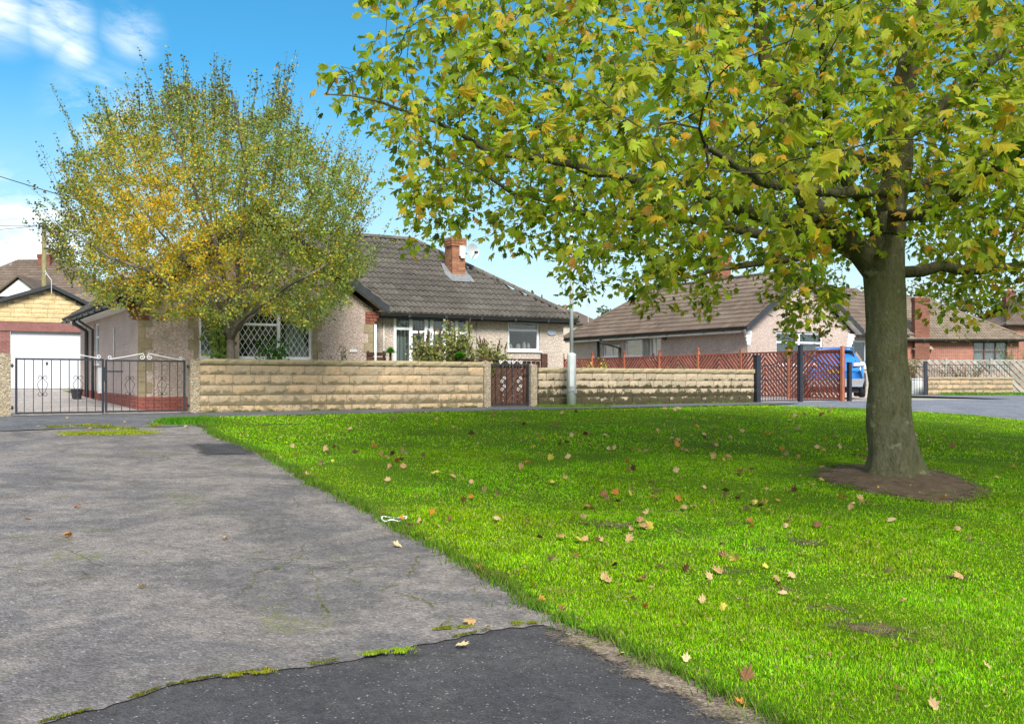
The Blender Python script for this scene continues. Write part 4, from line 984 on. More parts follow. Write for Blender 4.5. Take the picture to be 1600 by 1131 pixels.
wx0, wx1 = (1450-800)/1600*RW, (1583-800)/1600*RW
stone_wall('stone_wall', 'short low sandstone wall in front of the grey fence on the far right', wx0, wx1, RW, .25, flat(.06), .80, 3, 'sandstone', L=(.4, .6), street=False, seed=22)
t = Thing('railing', 'thin black wire railing standing on the short wall at the far right', 'railing', ((wx0+wx1)/2, RW+.12, .86), street=False)
for i in range(32): x = wx0+.1+(wx1-wx0-.2)*i/31; t.part('bar', MB().box(x-.006, x+.006, RW+.11, RW+.122, .86, 1.40), 'black_metal')
t.part('rail', MB().box(wx0+.05, wx1-.05, RW+.105, RW+.127, 1.40, 1.425), 'black_metal'); t.part('rail', MB().box(wx0+.05, wx1-.05, RW+.105, RW+.127, 1.15, 1.165), 'black_metal')
x = (1446-800)/1600*RW
solo('gate_post', mesh_from('gate_post', MB().box(-.07, .07, -.07, .07, -.1, 1.50).box(-.08, .08, -.08, .08, 1.501, 1.53).v, MB().box(-.07, .07, -.07, .07, -.1, 1.5).box(-.08, .08, -.08, .08, 1.501, 1.53).f, 'black_metal'), 'square black steel post at the left end of the short far wall', 'gate post', (x, RW, .03))
t = Thing('metal_gate', 'low black barred gate between the tree trunk and the far black post', 'gate', (x-.6, RW, .03), street=False)
for i in range(9): q = x-1.1+i*.12; t.part('bar', MB().box(q-.008, q+.008, RW-.008, RW+.008, .1, 1.3), 'black_metal')
t.part('gate_frame', MB().box(x-1.15, x-.1, RW-.012, RW+.012, 1.3, 1.34).box(x-1.15, x-.1, RW-.012, RW+.012, .07, .1), 'black_metal')
x = (1428-800)/1600*47
t = Thing('storage_box', 'white plastic storage box standing behind the low far gate', 'storage box', (x, 46.9, .05), street=False)
t.part('box_body', MB().box(x-.35, x+.35, 46.7, 47.2, .05, .75), 'white_plastic'); t.part('lid', MB().box(x-.38, x+.38, 46.67, 47.23, .752, .81), 'white_plastic')

# black gates of the right hand drive
def swoop_gate(label, u0, u1, hi_left, v=.02):
    z = zuv((u0+u1)/2, 0)+.03; t = Thing('metal_gate', label, 'gate', ((u0+u1)/2, v, z), group='iron driveway gates'); n = 14
    H = lambda f: (1.42-.42*math.sin(f*math.pi/2)) if hi_left else (1.42-.42*math.cos(f*math.pi/2))
    for i in range(n+1):
        f = i/n; u = u0+(u1-u0)*f; w = .02 if i in (0, n) else .006
        t.part('bar', MB().box(u-w, u+w, v-w, v+w, z+.03, z+H(f)-.01), 'black_metal')
    t.part('gate_frame', MB().tube([(u0+(u1-u0)*i/12, v, z+H(i/12)) for i in range(13)], .014, 5).box(u0, u1, v-.012, v+.012, z, z+.03).box(u0+.02, u1-.02, v-.011, v+.011, z+.60, z+.62), 'black_metal')
    m = MB()
    for k in range(1, 6):
        u = u0+(u1-u0)*k/6
        m.tube(spiral((u, v-.015, z+.50), .06, 1.1, 1, 0), .005, 4); m.tube(spiral((u, v-.015, z+.72), .06, 1.1, -1, 0), .005, 4)
    #
gm = u_at(1250.5, 0)
swoop_gate('left leaf of the black swooping gate pair, beside the mossy wall end', u_at(1188, 0), gm-.08, False)
swoop_gate('right leaf of the black swooping gate pair, nearest the blue car', gm+.08, u_at(1313, 0), True)
for px, ya, lab in ((1183, 556, 'black steel gate post with peeling paint at the end of the mossy wall'), (1250.5, 540, 'tall slim black post where the two swooping gates meet'), (1316, 558, 'black steel gate post at the end of the red fence'), (1327, 567, 'shorter blackened post just right of the red fence end')):
    u = u_at(px, -.02); zb = zuv(u, 0); w = .055 if px != 1183 else .075
    uvsolo('gate_post', MB().box(u-w, u+w, -.02-w, -.02+w, zb-.1, z_at(ya, u, 0)).box(u-w-.01, u+w+.01, -.03-w, -.01+w, z_at(ya, u, 0)+.001, z_at(ya, u, 0)+.02), 'black_metal', lab, 'gate post', (u, 0, zb))

# ------------------------------------------------------------------ blue car
def car(px, Y, label):
    X = (px-800)/1600*Y; yaw = math.atan2(-(X), Y)+R(2)      # nose pointing away
    e = Thing('parked_car', label, 'car', (0, 0, 0), street=False); z0 = ztf(X+.5, Y+1.5)
    e.e.location = (X, Y, z0+.02); e.e.scale = (1.04, 1.04, 1.06); e.e.rotation_euler = (0, 0, yaw)
    # sections along y (0 rear .. 4.2 front): half width, sill z, belt z, roof z, roof half width
    S = [(0, .80, .42, .80, .80, .70), (.06, .84, .30, .98, 1.02, .76), (.28, .88, .24, 1.04, 1.36, .66), (.55, .90, .22, 1.03, 1.50, .62), (1.2, .905, .2, 1.00, 1.56, .60), (2.0, .91, .2, .98, 1.55, .60),
         (2.6, .91, .2, .96, 1.42, .60), (3.15, .90, .2, .95, 1.02, .68), (3.8, .86, .24, .86, .90, .70), (4.15, .74, .34, .66, .70, .6)]
    m = MB(); K = 12; ring = []
    for (y, w, zs, zb, zr, wr) in S:
        P = [(w*.86, zs), (w*.97, zs+.12), (w, (zs+zb)/2), (w*.985, zb-.12), (w*.94, zb), (wr+.02, (zb+zr)/2+.02 if zr > zb+.1 else zb+.02), (wr*.93, zr-.05 if zr > zb+.1 else zr-.01), (wr*.6, zr)]
        ring.append([(x, y, z) for x, z in P]+[(-x, y, z) for x, z in P[::-1]])
    n = len(ring[0]); vs = [p for r_ in ring for p in r_]
    m.add(vs, [(i*n+j, i*n+(j+1) % n, (i+1)*n+(j+1) % n, (i+1)*n+j) for i in range(len(ring)-1) for j in range(n)]+[tuple(range(n)), tuple(range(len(vs)-1, len(vs)-n-1, -1))])
    b = e.part('body', m, 'car_paint', smooth=True); md = b.modifiers.new('sub', 'SUBSURF'); md.levels = 1; md.render_levels = 2
    G = 'car_glass'
    e.part('rear_window', MB().poly([(-.62, .17, 1.10), (.62, .17, 1.10), (.54, .42, 1.42), (-.54, .42, 1.42)], (0, -.035, .01)), G)
    for s in (-1, 1):
        e.part('side_window', MB().poly([(s*.905, .75, 1.04), (s*.905, 2.95, 1.02), (s*.71, 2.35, 1.40), (s*.67, .85, 1.43)], (s*.012, 0, 0)), G)
        e.part('tail_lamp', MB().poly([(s*.52, .01, .96), (s*.86, .10, .98), (s*.88, .34, 1.06), (s*.80, .30, 1.10), (s*.52, .07, 1.05)], (s*.03, -.05, 0)), 'lamp_lens')
        e.part('reflector', MB().box(min(s*.5, s*.74), max(s*.5, s*.74), -.055, -.03, .42, .47), 'terracotta')
        e.part('mirror', MB().lathe((s*1.0, 2.75, 1.02), [(.02, 0), (.09, .03), (.10, .1), (.04, .15)], 10), 'car_paint', smooth=True)
        for y in (.72, 3.35):
            prof = [(.20, -.1), (.30, -.1), (.33, -.07), (.335, 0), (.33, .07), (.30, .1), (.20, .1)]
            q = MB().lathe((0, 0, 0), prof, 22); q.v = [(s*.82+z, y+x, .335+y2) for x, y2, z in q.v]
            w_ = e.part('wheel', q, 'tyre', smooth=True)
            q = MB().lathe((0, 0, 0), [(.03, -.02), (.21, -.03), (.215, .06), (.05, .05)], 14); q.v = [(s*(.84+z), y+x, .335+y2) for x, y2, z in q.v]; e.part('rim', q, 'rim', parent=w_)
            q = MB().tube([(s*.90, y+.40*math.cos(a), .34+.40*math.sin(a)) for a in [math.pi*i/10 for i in range(11)]], .035, 6); e.part('arch_trim', q, 'dark_trim')
    e.part('windscreen', MB().poly([(-.66, 3.10, 1.03), (.66, 3.10, 1.03), (.56, 2.45, 1.46), (-.56, 2.45, 1.46)], (0, .02, .02)), G)
    e.part('bumper', MB().poly([(-.80, -.07, .34), (.80, -.07, .34), (.86, -.04, .58), (-.86, -.04, .58)], (0, .2, 0)), 'grey_trim')
    e.part('underbody', MB().box(-.7, .7, .1, 4.0, .16, .3), 'dark_trim')
    e.part('spoiler', MB().poly([(-.56, .20, 1.50), (.56, .20, 1.50), (.58, .55, 1.535), (-.58, .55, 1.535)], (0, 0, .03)), 'car_paint')
    e.part('number_plate', MB().box(-.26, .26, -.02, .012, .74, .85), 'fallen_yellow')
    e.part('badge', MB().box(-.07, .07, -.0, .03, .90, .94), 'rim')
    return e
car(1305, 33.0, 'bright blue hatchback car parked on the drive beyond the red fence')

# ------------------------------------------------------------------ lamp column
lx, ly = (893-800)/1600*25.3, 25.3; lz = ztf(lx, ly)
t = Thing('street_lamp', 'tall grey steel lamp column standing in front of the mossy wall', 'street lamp', (lx, ly, lz), street=False)
t.part('base_tube', MB().lathe((lx, ly, lz-.1), [(.115, 0), (.113, 1.35), (.108, 1.40), (.05, 1.43)], 18), 'galvanised', smooth=True)
t.part('pole', MB().lathe((lx, ly, lz+1.3), [(.048, 0), (.045, 2), (.036, 4.9)], 14), 'galvanised', smooth=True)
t.part('strap', MB().lathe((lx, ly, lz+.36), [(.122, 0), (.124, .03), (.122, .05)], 18).box(lx+.06, lx+.13, ly-.13, ly-.09, lz+.33, lz+.40), 'lead')
t.part('service_door', MB().box(lx-.05, lx+.05, ly-.118, ly-.10, lz+.5, lz+1.0), 'galvanised')
t.part('lantern', MB().tube([(lx, ly, lz+6.15), (lx-.1, ly-.1, lz+6.3), (lx-.35, ly-.4, lz+6.38)], .03, 8).add([(lx-.3+dx, ly-.35+dy, lz+6.33+dz) for dx, dy, dz in ((0,0,0), (-.25,-.45,0), (-.42,-.36,0), (-.17,.09,0), (0,0,.1), (-.23,-.42,.07), (-.38,-.33,.07), (-.17,.09,.1))], [(0,3,2,1),(4,5,6,7),(0,1,5,4),(1,2,6,5),(2,3,7,6),(3,0,4,7)]), 'galvanised')
sheet('verge', [(lx-.9, ly-.25), (lx-.1, ly-.45), (lx+1.0, ly-.1), (lx+.8, ly+.2), (lx-.7, ly-.05)], 'lawn_ground', .03, .25)

# ------------------------------------------------------------------ garage and houses behind on the left
GV = 16.7; GB = zuv(-9, GV); ga, gb = u_at(-7, GV), u_at(138, GV); da, db = u_at(16, GV), u_at(129.5, GV); gm_ = u_at(79, GV)
zd = z_at(517, da, GV); ze = z_at(504, (da+db)/2, GV)
t = Thing('garage', 'garage with white up and over door under a honey stone gable', 'garage', ((ga+gb)/2, GV, GB))
t.part('wall', wall_mb(ga+.08, gb-.1, GB-.3, ze-.25, [(da, db, GB, zd)], front(GV+.03)), 'mortar')
t.part('side_wall', wall_mb(GV+.3, GV+5.5, GB-.3, ze+.35, [], side(gb-.36)), 'pebbledash_pink')
t.part('lintel', MB().box(ga+.08, gb-.1, GV-.03, GV+.2, zd+.002, ze-.01), 'brick_purple')
d = t.part('garage_door', MB().box(da+.02, db-.02, GV+.12, GV+.16, GB+.02, zd), 'garage_door')
m = MB(); x = da+.06
while x < db-.06: m.box(x, x+.05, GV+.105, GV+.121, GB+.06, zd-.05); x += .085
t.part('ribs', m, 'garage_door', parent=d)
t.part('handle', MB().box((da+db)/2-.03, (da+db)/2+.03, GV+.07, GV+.106, GB+.85, GB+.93), 'dark_trim', parent=d)
rr = random.Random(5)
for a0, a1 in ((ga+.08, da-.01), (db+.01, gb-.12)):
    z = GB; k = 0
    while z < zd-.05:
        x = a0
        while x < a1-.01:
            w = min(.225 if (k or x > a0) else .11, a1-x)
            if k % 2 and x == a0: w = min(.115, a1-x)
            t.inst('brick', BR['brick_purple'], (x+.004, GV-.01, z+.004), scale=(w-.008, .06, .066)); x += w
        z += .074; k += 1
apz = z_at(446, gm_, GV); er = z_at(474, gb, GV); el = er
uL, uR = ga+.05, gb-.12; half = max(gm_-uL, uR-gm_)
t.part('gable_core', MB().poly([(uL, GV+.03, ze), (uR, GV+.03, ze), (uR, GV+.03, er-.12), (gm_, GV+.03, apz-.12), (uL, GV+.03, er-.12)], (0, .2, 0)), 'mortar')
z = ze; k = 0; hh = .155
while z < apz-.1:
    # width of the gable at the top of this course
    zz_ = z+hh
    def lim(u, s): return u
    f = max(0, min(1, (apz-.12-zz_)/(apz-er))); a0 = max(uL, gm_-(gm_-ga)*f); a1 = min(uR, gm_+(gb-gm_)*f); x = a0
    while x < a1-.05:
        w = min(rr.uniform(.45, .75)*(.6 if x == a0 and k % 2 else 1), a1-x)
        if a1-x-w < .15: w = a1-x
        t.inst('block', SB['garage_stone'][rr.randrange(6)], (x+.005, GV+.0, z+.005), scale=(w-.01, .08, hh-.01)); x += w
    z += hh; k += 1
rl, rrt = ga-.1, gb+.05
t.part('roof', MB().poly([(rl, GV-.2, el-.06), (gm_, GV-.2, apz), (gm_, GV+5.6, apz), (rl, GV+5.6, el-.06)], (0, 0, -.06)).poly([(gm_, GV-.2, apz), (rrt, GV-.2, er-.03), (rrt, GV+5.6, er-.03), (gm_, GV+5.6, apz)], (0, 0, -.06)), 'roof_tile')
for s, (ue, zz_) in enumerate(((rl, el-.06), (rrt, er-.03))):
    t.part('bargeboard', MB().poly([(ue, GV-.235, zz_-.1), (ue, GV-.235, zz_+.025), (gm_, GV-.235, apz+.03), (gm_, GV-.235, apz-.1)], (0, .03, 0)), 'gutter')
pipe(t, [(gb-.02, GV-.1, er-.05), (gb-.02, GV-.1, er-.5), (gb-.08, GV-.05, GB+.02)], .04)
t.part('security_light', MB().box(gb-.55, gb-.25, GV-.12, GV-.02, ze-.02, ze+.10), 'white_paint')
t = Thing('tv_aerial', 'small grey aerial mast rising from the garage gable', 'aerial', (gm_, GV-.25, apz-.2))
t.part('mast', MB().tube([(gm_, GV-.26, apz-.3), (gm_, GV-.26, apz+.15), (gm_-.18, GV-.2, apz+.42)], .014, 6), 'galvanised'); t.part('boom', MB().tube([(gm_-.24, GV-.3, apz+.42), (gm_-.10, GV-.1, apz+.42)], .012, 6).tube([(gm_-.18, GV-.26, apz+.32), (gm_-.18, GV-.14, apz+.5)], .01, 5), 'galvanised')

def hip_house(name, label, x0, x1, y0, y1, ze, pitch, wallm, roofm, left=True, right=True, tiles=True, ov=.35, zg=0., wins=(), brk=None):
    t = Thing(name, label, 'house', ((x0+x1)/2, y0, zg), street=False); T = lambda a, d, z: (a, y0+d, z)
    t.part('front_wall', wall_mb(x0, x1, zg-.4, ze, [w[:4] for w in wins], T), wallm)
    t.part('side_wall', wall_mb(y0+.26, y1, zg-.4, ze, [], lambda a, d, z: (x0+d, a, z)), wallm); t.part('side_wall', wall_mb(y0+.26, y1, zg-.4, ze, [], lambda a, d, z: (x1-.25+d, a, z)), wallm); t.part('rear_wall', wall_mb(x0+.26, x1-.26, zg-.4, ze, [], lambda a, d, z: (a, y1+d, z)), wallm)
    for w in wins: window(t, *w[:4], T, **w[4])
    a0, a1, b0, b1 = x0-ov, x1+ov, y0-ov, y1+ov; h = (b1-b0)/2; zr = ze+pitch*h; r0 = a0+(h if left else 0); r1 = a1-(h if right else 0); ym = (b0+b1)/2
    m = slab([(a0, b0, ze), (a1, b0, ze), (r1, ym, zr), (r0, ym, zr)]).poly([(a0, b1, ze), (r0, ym, zr), (r1, ym, zr), (a1, b1, ze)], (0, 0, -.08)).poly([(a0, b0, ze), (r0, ym, zr), (a0, b1, ze)], (0, 0, -.08)).poly([(a1, b0, ze), (a1, b1, ze), (r1, ym, zr)], (0, 0, -.08))
    t.part('roof', m, roofm)
    q = math.hypot(1, pitch)
    if tiles: roof_plane(t, (a0, b0-.03, ze-.01), (1, 0, 0), (0, 1, pitch), a1-a0, h*q, lambda a, b: (a > b/q or not left) and (a1-a0-a > b/q or not right) and b/q < h, roofm)
    ridge(t, (r0, ym, zr+.05), (r1, ym, zr+.05), roofm)
    if right: ridge(t, (a1, b0, ze+.05), (r1, ym, zr+.05), roofm)
    if left: ridge(t, (a0, b0, ze+.05), (r0, ym, zr+.05), roofm)
    gutter(t, (a0, b0-.06, ze-.04), (a1, b0-.06, ze-.04)); return t, zr, ym
Xp = lambda px, Y: (px-800)/1600*Y
Zp = lambda py, Y: EYE+(597-py)/1600*Y
# two storey house far left
t, zr, ym = hip_house('house', 'tall pebbledash house with brown roof rising behind the garage on the far left', Xp(-30, 60)-3, Xp(160, 60), 60, 67, Zp(472, 60), .72, 'pebbledash_cream', 'roof_tile_brown', zg=.2, wins=[(Xp(120, 60), Xp(145, 60), 3.6, 4.7, dict(cols=(1, 1)))])
chimney(t, Xp(70, 63), 63.2, .75, .7, zr-1.6, Zp(398, 63), pots=2, name='chimney', mat='brick_red')
yg = 57.5
gx = Xp(30, yg); gl, gr = gx-2.6, gx+2.6; gz_, gp = Zp(436, yg)-2.0, Zp(436, yg)
t.part('white_gable', wall_mb(gl, gr, -.2, gz_, [(Xp(13, yg), Xp(27, yg), Zp(475, yg), Zp(463, yg))], lambda a, d, z: (a, yg+d, z), gable=(gx, gp)), 'white_paint')
window(t, Xp(13, yg), Xp(27, yg), Zp(475, yg), Zp(463, yg), lambda a, d, z: (a, yg+d, z))
t.part('gable_roof', MB().poly([(gl-.2, yg-.2, gz_-.1), (gx, yg-.2, gp+.1), (gx, 63, gp+.1), (gl-.2, 63, gz_-.1)], (0, 0, .1)).poly([(gx, yg-.2, gp+.1), (gr+.2, yg-.2, gz_-.1), (gr+.2, 63, gz_-.1), (gx, 63, gp+.1)], (0, 0, .1)), 'roof_tile_brown')
hip_house('bungalow', 'low pinkish tiled bungalow glimpsed between the garage and the birch', Xp(112, 48), Xp(250, 48), 48, 54, Zp(474, 48), .5, 'pebbledash_cream', 'roof_tile_tan', zg=.3)
# brick bungalow on the right and its neighbour
DY = 56
t, zr, ym = hip_house('bungalow', 'red brick bungalow with tan tiled roof behind the grey board fence', Xp(1385, DY), Xp(1592, DY), DY, 63.5, Zp(531, DY), .62, 'far_brick', 'roof_tile_tan', zg=.3, left=False,
    wins=[(Xp(1521, DY), Xp(1574, DY), 1.3, Zp(534, DY), dict(cols=(1, 1, 1), rows=[(2, 1)]*3, mat='gate_frame_brown', curtains=[(Xp(1524, DY), Xp(1572, DY), 0)]))])
chimney(t, Xp(1440, DY-.2), DY-.05, .8, .5, .2, Zp(466, DY), pots=1, mat='brick_red')
t.part('chimney_shoulder', MB().poly([(Xp(1424, DY), DY-.28, Zp(546, DY)), (Xp(1456, DY), DY-.28, Zp(546, DY)), (Xp(1452, DY), DY-.28, Zp(541, DY)), (Xp(1430, DY), DY-.28, Zp(541, DY))], (0, .25, 0)), 'mortar')
t.part('window_canopy', MB().box(Xp(1516, DY), Xp(1580, DY), DY-.35, DY, Zp(533, DY), Zp(530.5, DY)), 'lead')
t, zr, ym = hip_house('house', 'distant grey roofed house at the right edge beyond the brick bungalow', Xp(1575, 78), Xp(1700, 78), 78, 86, Zp(508, 78), .55, 'far_brick', 'roof_tile_brown', zg=.3)
chimney(t, Xp(1596, 80), 82, .8, .7, 5, Zp(452, 80), pots=1, mat='brick_red')
t = Thing('bungalow', 'far roof with a red chimney seen in the gap beside the lamp column', 'house', (Xp(880, 70), 70, .3), street=False)
t.part('front_wall', MB().box(Xp(862, 70), Xp(935, 70), 70, 76, -.1, Zp(505, 70)), 'pebbledash_cream')
a0, a1, zz_ = Xp(858, 70), Xp(940, 70), Zp(505, 70)
t.part('roof', slab([(a0, 69.7, zz_), (a1, 69.7, zz_), (a1-1.5, 73, zz_+1.0), (a0+1.2, 73, zz_+1.0)]), 'roof_tile_brown')
chimney(t, Xp(884, 72), 72.5, .55, .5, zz_, Zp(484, 72), pots=1, mat='brick_red')
t = Thing('tv_aerial', 'thin aerial on the skyline right of the lamp column', 'aerial', (Xp(919, 60), 60, 3.5), street=False)
t.part('mast', MB().tube([(Xp(919, 60), 60, 2.8), (Xp(919, 60), 60, Zp(472, 60))], .02, 5), 'galvanised'); t.part('boom', MB().tube([(Xp(915, 60), 60, Zp(476, 60)), (Xp(924, 60), 60, Zp(477, 60))], .015, 4).tube([(Xp(917, 60), 60, Zp(479, 60)), (Xp(922, 60), 60, Zp(479, 60))], .012, 4), 'galvanised')

# utility pole and wires
px_, py_ = Xp(69, 45), 45; zp = ztf(px_, py_)
t = Thing('utility_pole', 'mossy wooden telegraph pole rising behind the garage', 'utility pole', (px_, py_, zp), street=False)
t.part('pole', MB().lathe((px_, py_, zp-.2), [(.13, 0), (.095, Zp(350, 45)-zp+.2)], 10), 'pole_wood', smooth=True)
t.part('bracket', MB().box(px_-.16, px_+.16, py_-.14, py_-.1, Zp(356, 45), Zp(353, 45)).lathe((px_+.14, py_-.16, Zp(353, 45)), [(.03, 0), (.04, .06), (.02, .1)], 8).lathe((px_-.14, py_-.16, Zp(353, 45)), [(.03, 0), (.04, .06), (.02, .1)], 8), 'gutter')
def wire(p, q, sag, label):
    p, q = Vector(p), Vector(q); m = MB().tube([p.lerp(q, i/16)-Vector((0, 0, sag*4*(i/16)*(1-i/16))) for i in range(17)], .011, 4)
    solo('cable', mesh_from('cable', m.v, m.f, 'cable'), label, 'cable')
wire((-40, 46, 9.0), (px_, py_-.1, Zp(354, 45)), .35, 'thin black cable reaching the telegraph pole from the left')
wire((px_, py_-.1, Zp(352, 45)), (Xp(140, 28), 28, 3.4), .2, 'thin cable running from the telegraph pole down behind the birch')
wire((-26, 36, 10.6), (-8.6, 23.4, 4.4), .12, 'loose black cable crossing the sky at the left towards the birch')
wire((px_, py_-.1, Zp(353, 45)), (-44, 52, 7.7), .3, 'lower faint cable running left from the telegraph pole')
# ------------------------------------------------------------------ vegetation tools
def colonize(att, nodes, parents, D, di, dk, iters, bias=(0, 0, 0), wob=.25, seed=0):
    r = np.random.default_rng(seed); P = [np.array(p, float) for p in nodes]; par = list(parents)
    att = np.array(att, float); bias = np.array(bias, float)
    near = np.zeros(len(att), int); nd = np.full(len(att), 1e9)
    def upd(k0):
        nonlocal near, nd
        Q = np.array(P[k0:])
        for c in range(0, len(Q), 400):
            d = np.linalg.norm(att[:, None, :]-Q[None, c:c+400], axis=2); j = d.argmin(1); m = d[np.arange(len(att)), j]; b = m < nd; nd[b] = m[b]; near[b] = j[b]+k0+c
    upd(0)
    for it in range(iters):
        act = nd < di
        if not act.any(): break
        k0 = len(P); idx = near[act]; dirs = att[act]-np.array(P)[idx]; dirs /= np.linalg.norm(dirs, axis=1)[:, None]+1e-9
        u, inv = np.unique(idx, return_inverse=True); s = np.zeros((len(u), 3)); np.add.at(s, inv, dirs)
        s /= np.linalg.norm(s, axis=1)[:, None]+1e-9; s += bias+r.normal(size=s.shape)*wob; s /= np.linalg.norm(s, axis=1)[:, None]
        for i, n in enumerate(u): P.append(P[n]+s[i]*D); par.append(int(n))
        upd(k0)
        keep = nd > dk; att, near, nd = att[keep], near[keep], nd[keep]
        if not len(att): break
    return np.array(P), np.array(par)
def radii(P, par, tip, ex):
    n = len(P); acc = np.zeros(n); nch = np.zeros(n, int)
    for i in range(n):
        if par[i] >= 0: nch[par[i]] += 1
    rad = np.zeros(n)
    for i in range(n-1, -1, -1):
        rad[i] = max(tip, acc[i]**(1/ex) if acc[i] > 0 else tip)
        if par[i] >= 0: acc[par[i]] += rad[i]**ex
    return rad, nch
def limb_mesh(P, par, rad, rmin, rmax, sides):
    """tubes for the nodes whose radius lies in the range, branch by branch"""
    n = len(P); ch = [[] for _ in range(n)]
    for i in range(n):
        if par[i] >= 0: ch[par[i]].append(i)
    m = MB(); m.parts = []; starts = [0]+[c for i in range(n) if len(ch[i]) > 1 for c in sorted(ch[i], key=lambda c: -rad[c])[1:]]
    for s in starts:
        path = ([par[s]] if par[s] >= 0 else [])+[s]; k = s
        while ch[k]: k = max(ch[k], key=lambda c: rad[c]); path.append(k)
        rr_ = [rad[i] for i in path]
        if par[s] >= 0: rr_[0] = min(rad[par[s]], rad[s]*1.25)
        i = 0
        while i < len(path):
            if not (rmin <= rr_[i] < rmax): i += 1; continue
            e = i
            while e < len(path) and rmin <= rr_[e] < rmax: e += 1
            seg = list(zip(path[i:e], rr_[i:e]))
            if i > 0: seg = [(path[i-1], min(rr_[i-1], rr_[i]*1.2))]+seg     # overlap so that ranges join
            if len(seg) > 1: a_ = ([P[c] for c, _ in seg], [q for _, q in seg], sides); m.tube(*a_, cap=False); m.parts.append(MB().tube(*a_, cap=False))
            i = e
    return m
def rotmats(z, x):
    """frames whose Z is z and whose Y is as near as possible to x"""
    z = z/np.linalg.norm(z, axis=1)[:, None]; y = x-(x*z).sum(1)[:, None]*z; y /= np.linalg.norm(y, axis=1)[:, None]+1e-9; xx = np.cross(y, z)
    return np.stack([xx, y, z], axis=2)
def scatter(name, TVs, TFs, pos, Rm, scale, cols, mat):
    """many leaves in one mesh; several templates"""
    V = []; F = []; C = []; k = 0; pick = rng.integers(0, len(TVs), len(pos))
    for t in range(len(TVs)):
        s = pick == t; n = s.sum()
        if not n: continue
        tv = TVs[t]; v = np.einsum('nij,kj->nki', Rm[s], tv)*scale[s][:, None, None]+pos[s][:, None, :]
        f = TFs[t][None]+(np.arange(n)*len(tv))[:, None, None]+k; V.append(v.reshape(-1, 3)); F.append(f.reshape(-1, 3)); C.append(np.repeat(cols[s], len(tv), axis=0)); k += n*len(tv)
    return fast_mesh(name, np.concatenate(V), np.concatenate(F), mat, np.concatenate(C))
# sycamore leaf: five pointed lobes, base at origin, tip along +Y, slightly cupped
def syc_leaf(seed, curl=.25, n=1):
    r = np.random.default_rng(seed)
    lob = [(-128, .46), (-102, .36), (-76, .68), (-54, .52), (-37, .86), (-18, .62), (0, 1.0), (18, .62), (37, .86), (54, .52), (76, .68), (102, .36), (128, .46)]
    v = [(0, .12, 0)]
    for a, q in lob:
        q *= 1+r.normal()*.07; a = math.radians(a+r.normal()*3); x, y = math.sin(a)*q*.62, .28+math.cos(a)*q*.62
        v.append((x, y, -curl*(x*x*1.6+max(0, y-.35)**2*1.1)+r.normal()*.03))
    v.append((0, -.0, 0)); k = len(v)-1
    f = [(0, i, i+1) for i in range(1, 13)]+[(0, 13, k), (0, k, 1)]
    return np.array(v), np.array(f)
LT = [syc_leaf(i, c) for i, c in enumerate((.15, .4, .8, 1.2, .3, 1.8, 2.4, .6))]
LTV, LTF = [a for a, _ in LT], [b for _, b in LT]
def pal(n, cols, wts, jit=.12):
    c = np.array(cols)[rng.choice(len(cols), n, p=np.array(wts)/sum(wts))]; return np.clip(c*(1+rng.normal(size=(n, 1))*jit)*(1+rng.normal(size=(n, 3))*.04), .005, .9)

# ------------------------------------------------------------------ the sycamore
TX, TY = hit(1395, 748); TZ = ztf(TX, TY)
tr = Thing('sycamore_tree', 'broad sycamore with yellowing leaves growing in the lawn', 'tree', (TX, TY, TZ), street=False)
def P3(px, py, Y): return np.array((Xp(px, Y), Y, Zp(py, Y)))
trunk_px = [(1392, 700), (1386, 600), (1384, 500), (1383, 430), (1388, 370), (1396, 300), (1404, 220), (1412, 140), (1425, 60), (1432, 0), (1440, -90), (1446, -180)]
trunk_r = [.30, .255, .248, .25, .20, .185, .165, .15, .125, .11, .08, .05]
nodes, par, fr_ = [], [], []
def chain(pts, rs, parent, sub=.22):
    """adds a hand laid limb, returns index list"""
    pts = [np.array(p, float) for p in pts]; out_ = []; prev = parent; start = pts if parent < 0 else [nodes[parent]]+pts; rs = rs if parent < 0 else [rs[0]]+list(rs)
    if parent < 0: nodes.append(start[0]); par.append(-1); fr_.append(rs[0]); prev = len(nodes)-1; out_.append(prev)
    for a, b, ra, rb in zip(start[:-1], start[1:], rs[:-1], rs[1:]):
        n = max(1, int(np.linalg.norm(b-a)/sub))
        for i in range(1, n+1):
            nodes.append(a+(b-a)*i/n+(np.random.default_rng(len(nodes)).normal(size=3)*.012)); par.append(prev); prev = len(nodes)-1; fr_.append(ra+(rb-ra)*i/n); out_.append(prev)
    return out_
tc_ = chain([P3(px, py, TY) for px, py in trunk_px], trunk_r, -1)
def nearest(px, py, Y, among):
    q = P3(px, py, Y); return min(among, key=lambda i: np.linalg.norm(nodes[i]-q))
f1 = nearest(1382, 420, TY, tc_)
L1 = chain([P3(1345, 395, TY-.1), P3(1302, 358, TY-.2), P3(1262, 315, TY-.1), P3(1232, 240, TY+.1), P3(1216, 160, TY+.2), P3(1196, 90, TY+.3), P3(1185, 0, TY+.3), P3(1170, -80, TY)], [.17, .155, .13, .12, .115, .10, .08, .05], f1)
L1b = chain([P3(1230, 345, TY-.4), P3(1160, 330, TY-.9), P3(1080, 290, TY-1.3), P3(1000, 285, TY-1.6), P3(900, 260, TY-2.2), P3(760, 232, TY-2.8), P3(680, 190, TY-3.2), P3(590, 160, TY-3.4), P3(510, 150, TY-3.5)], [.085, .075, .065, .055, .045, .03, .018, .012, .006], nearest(1290, 345, TY-.2, L1))
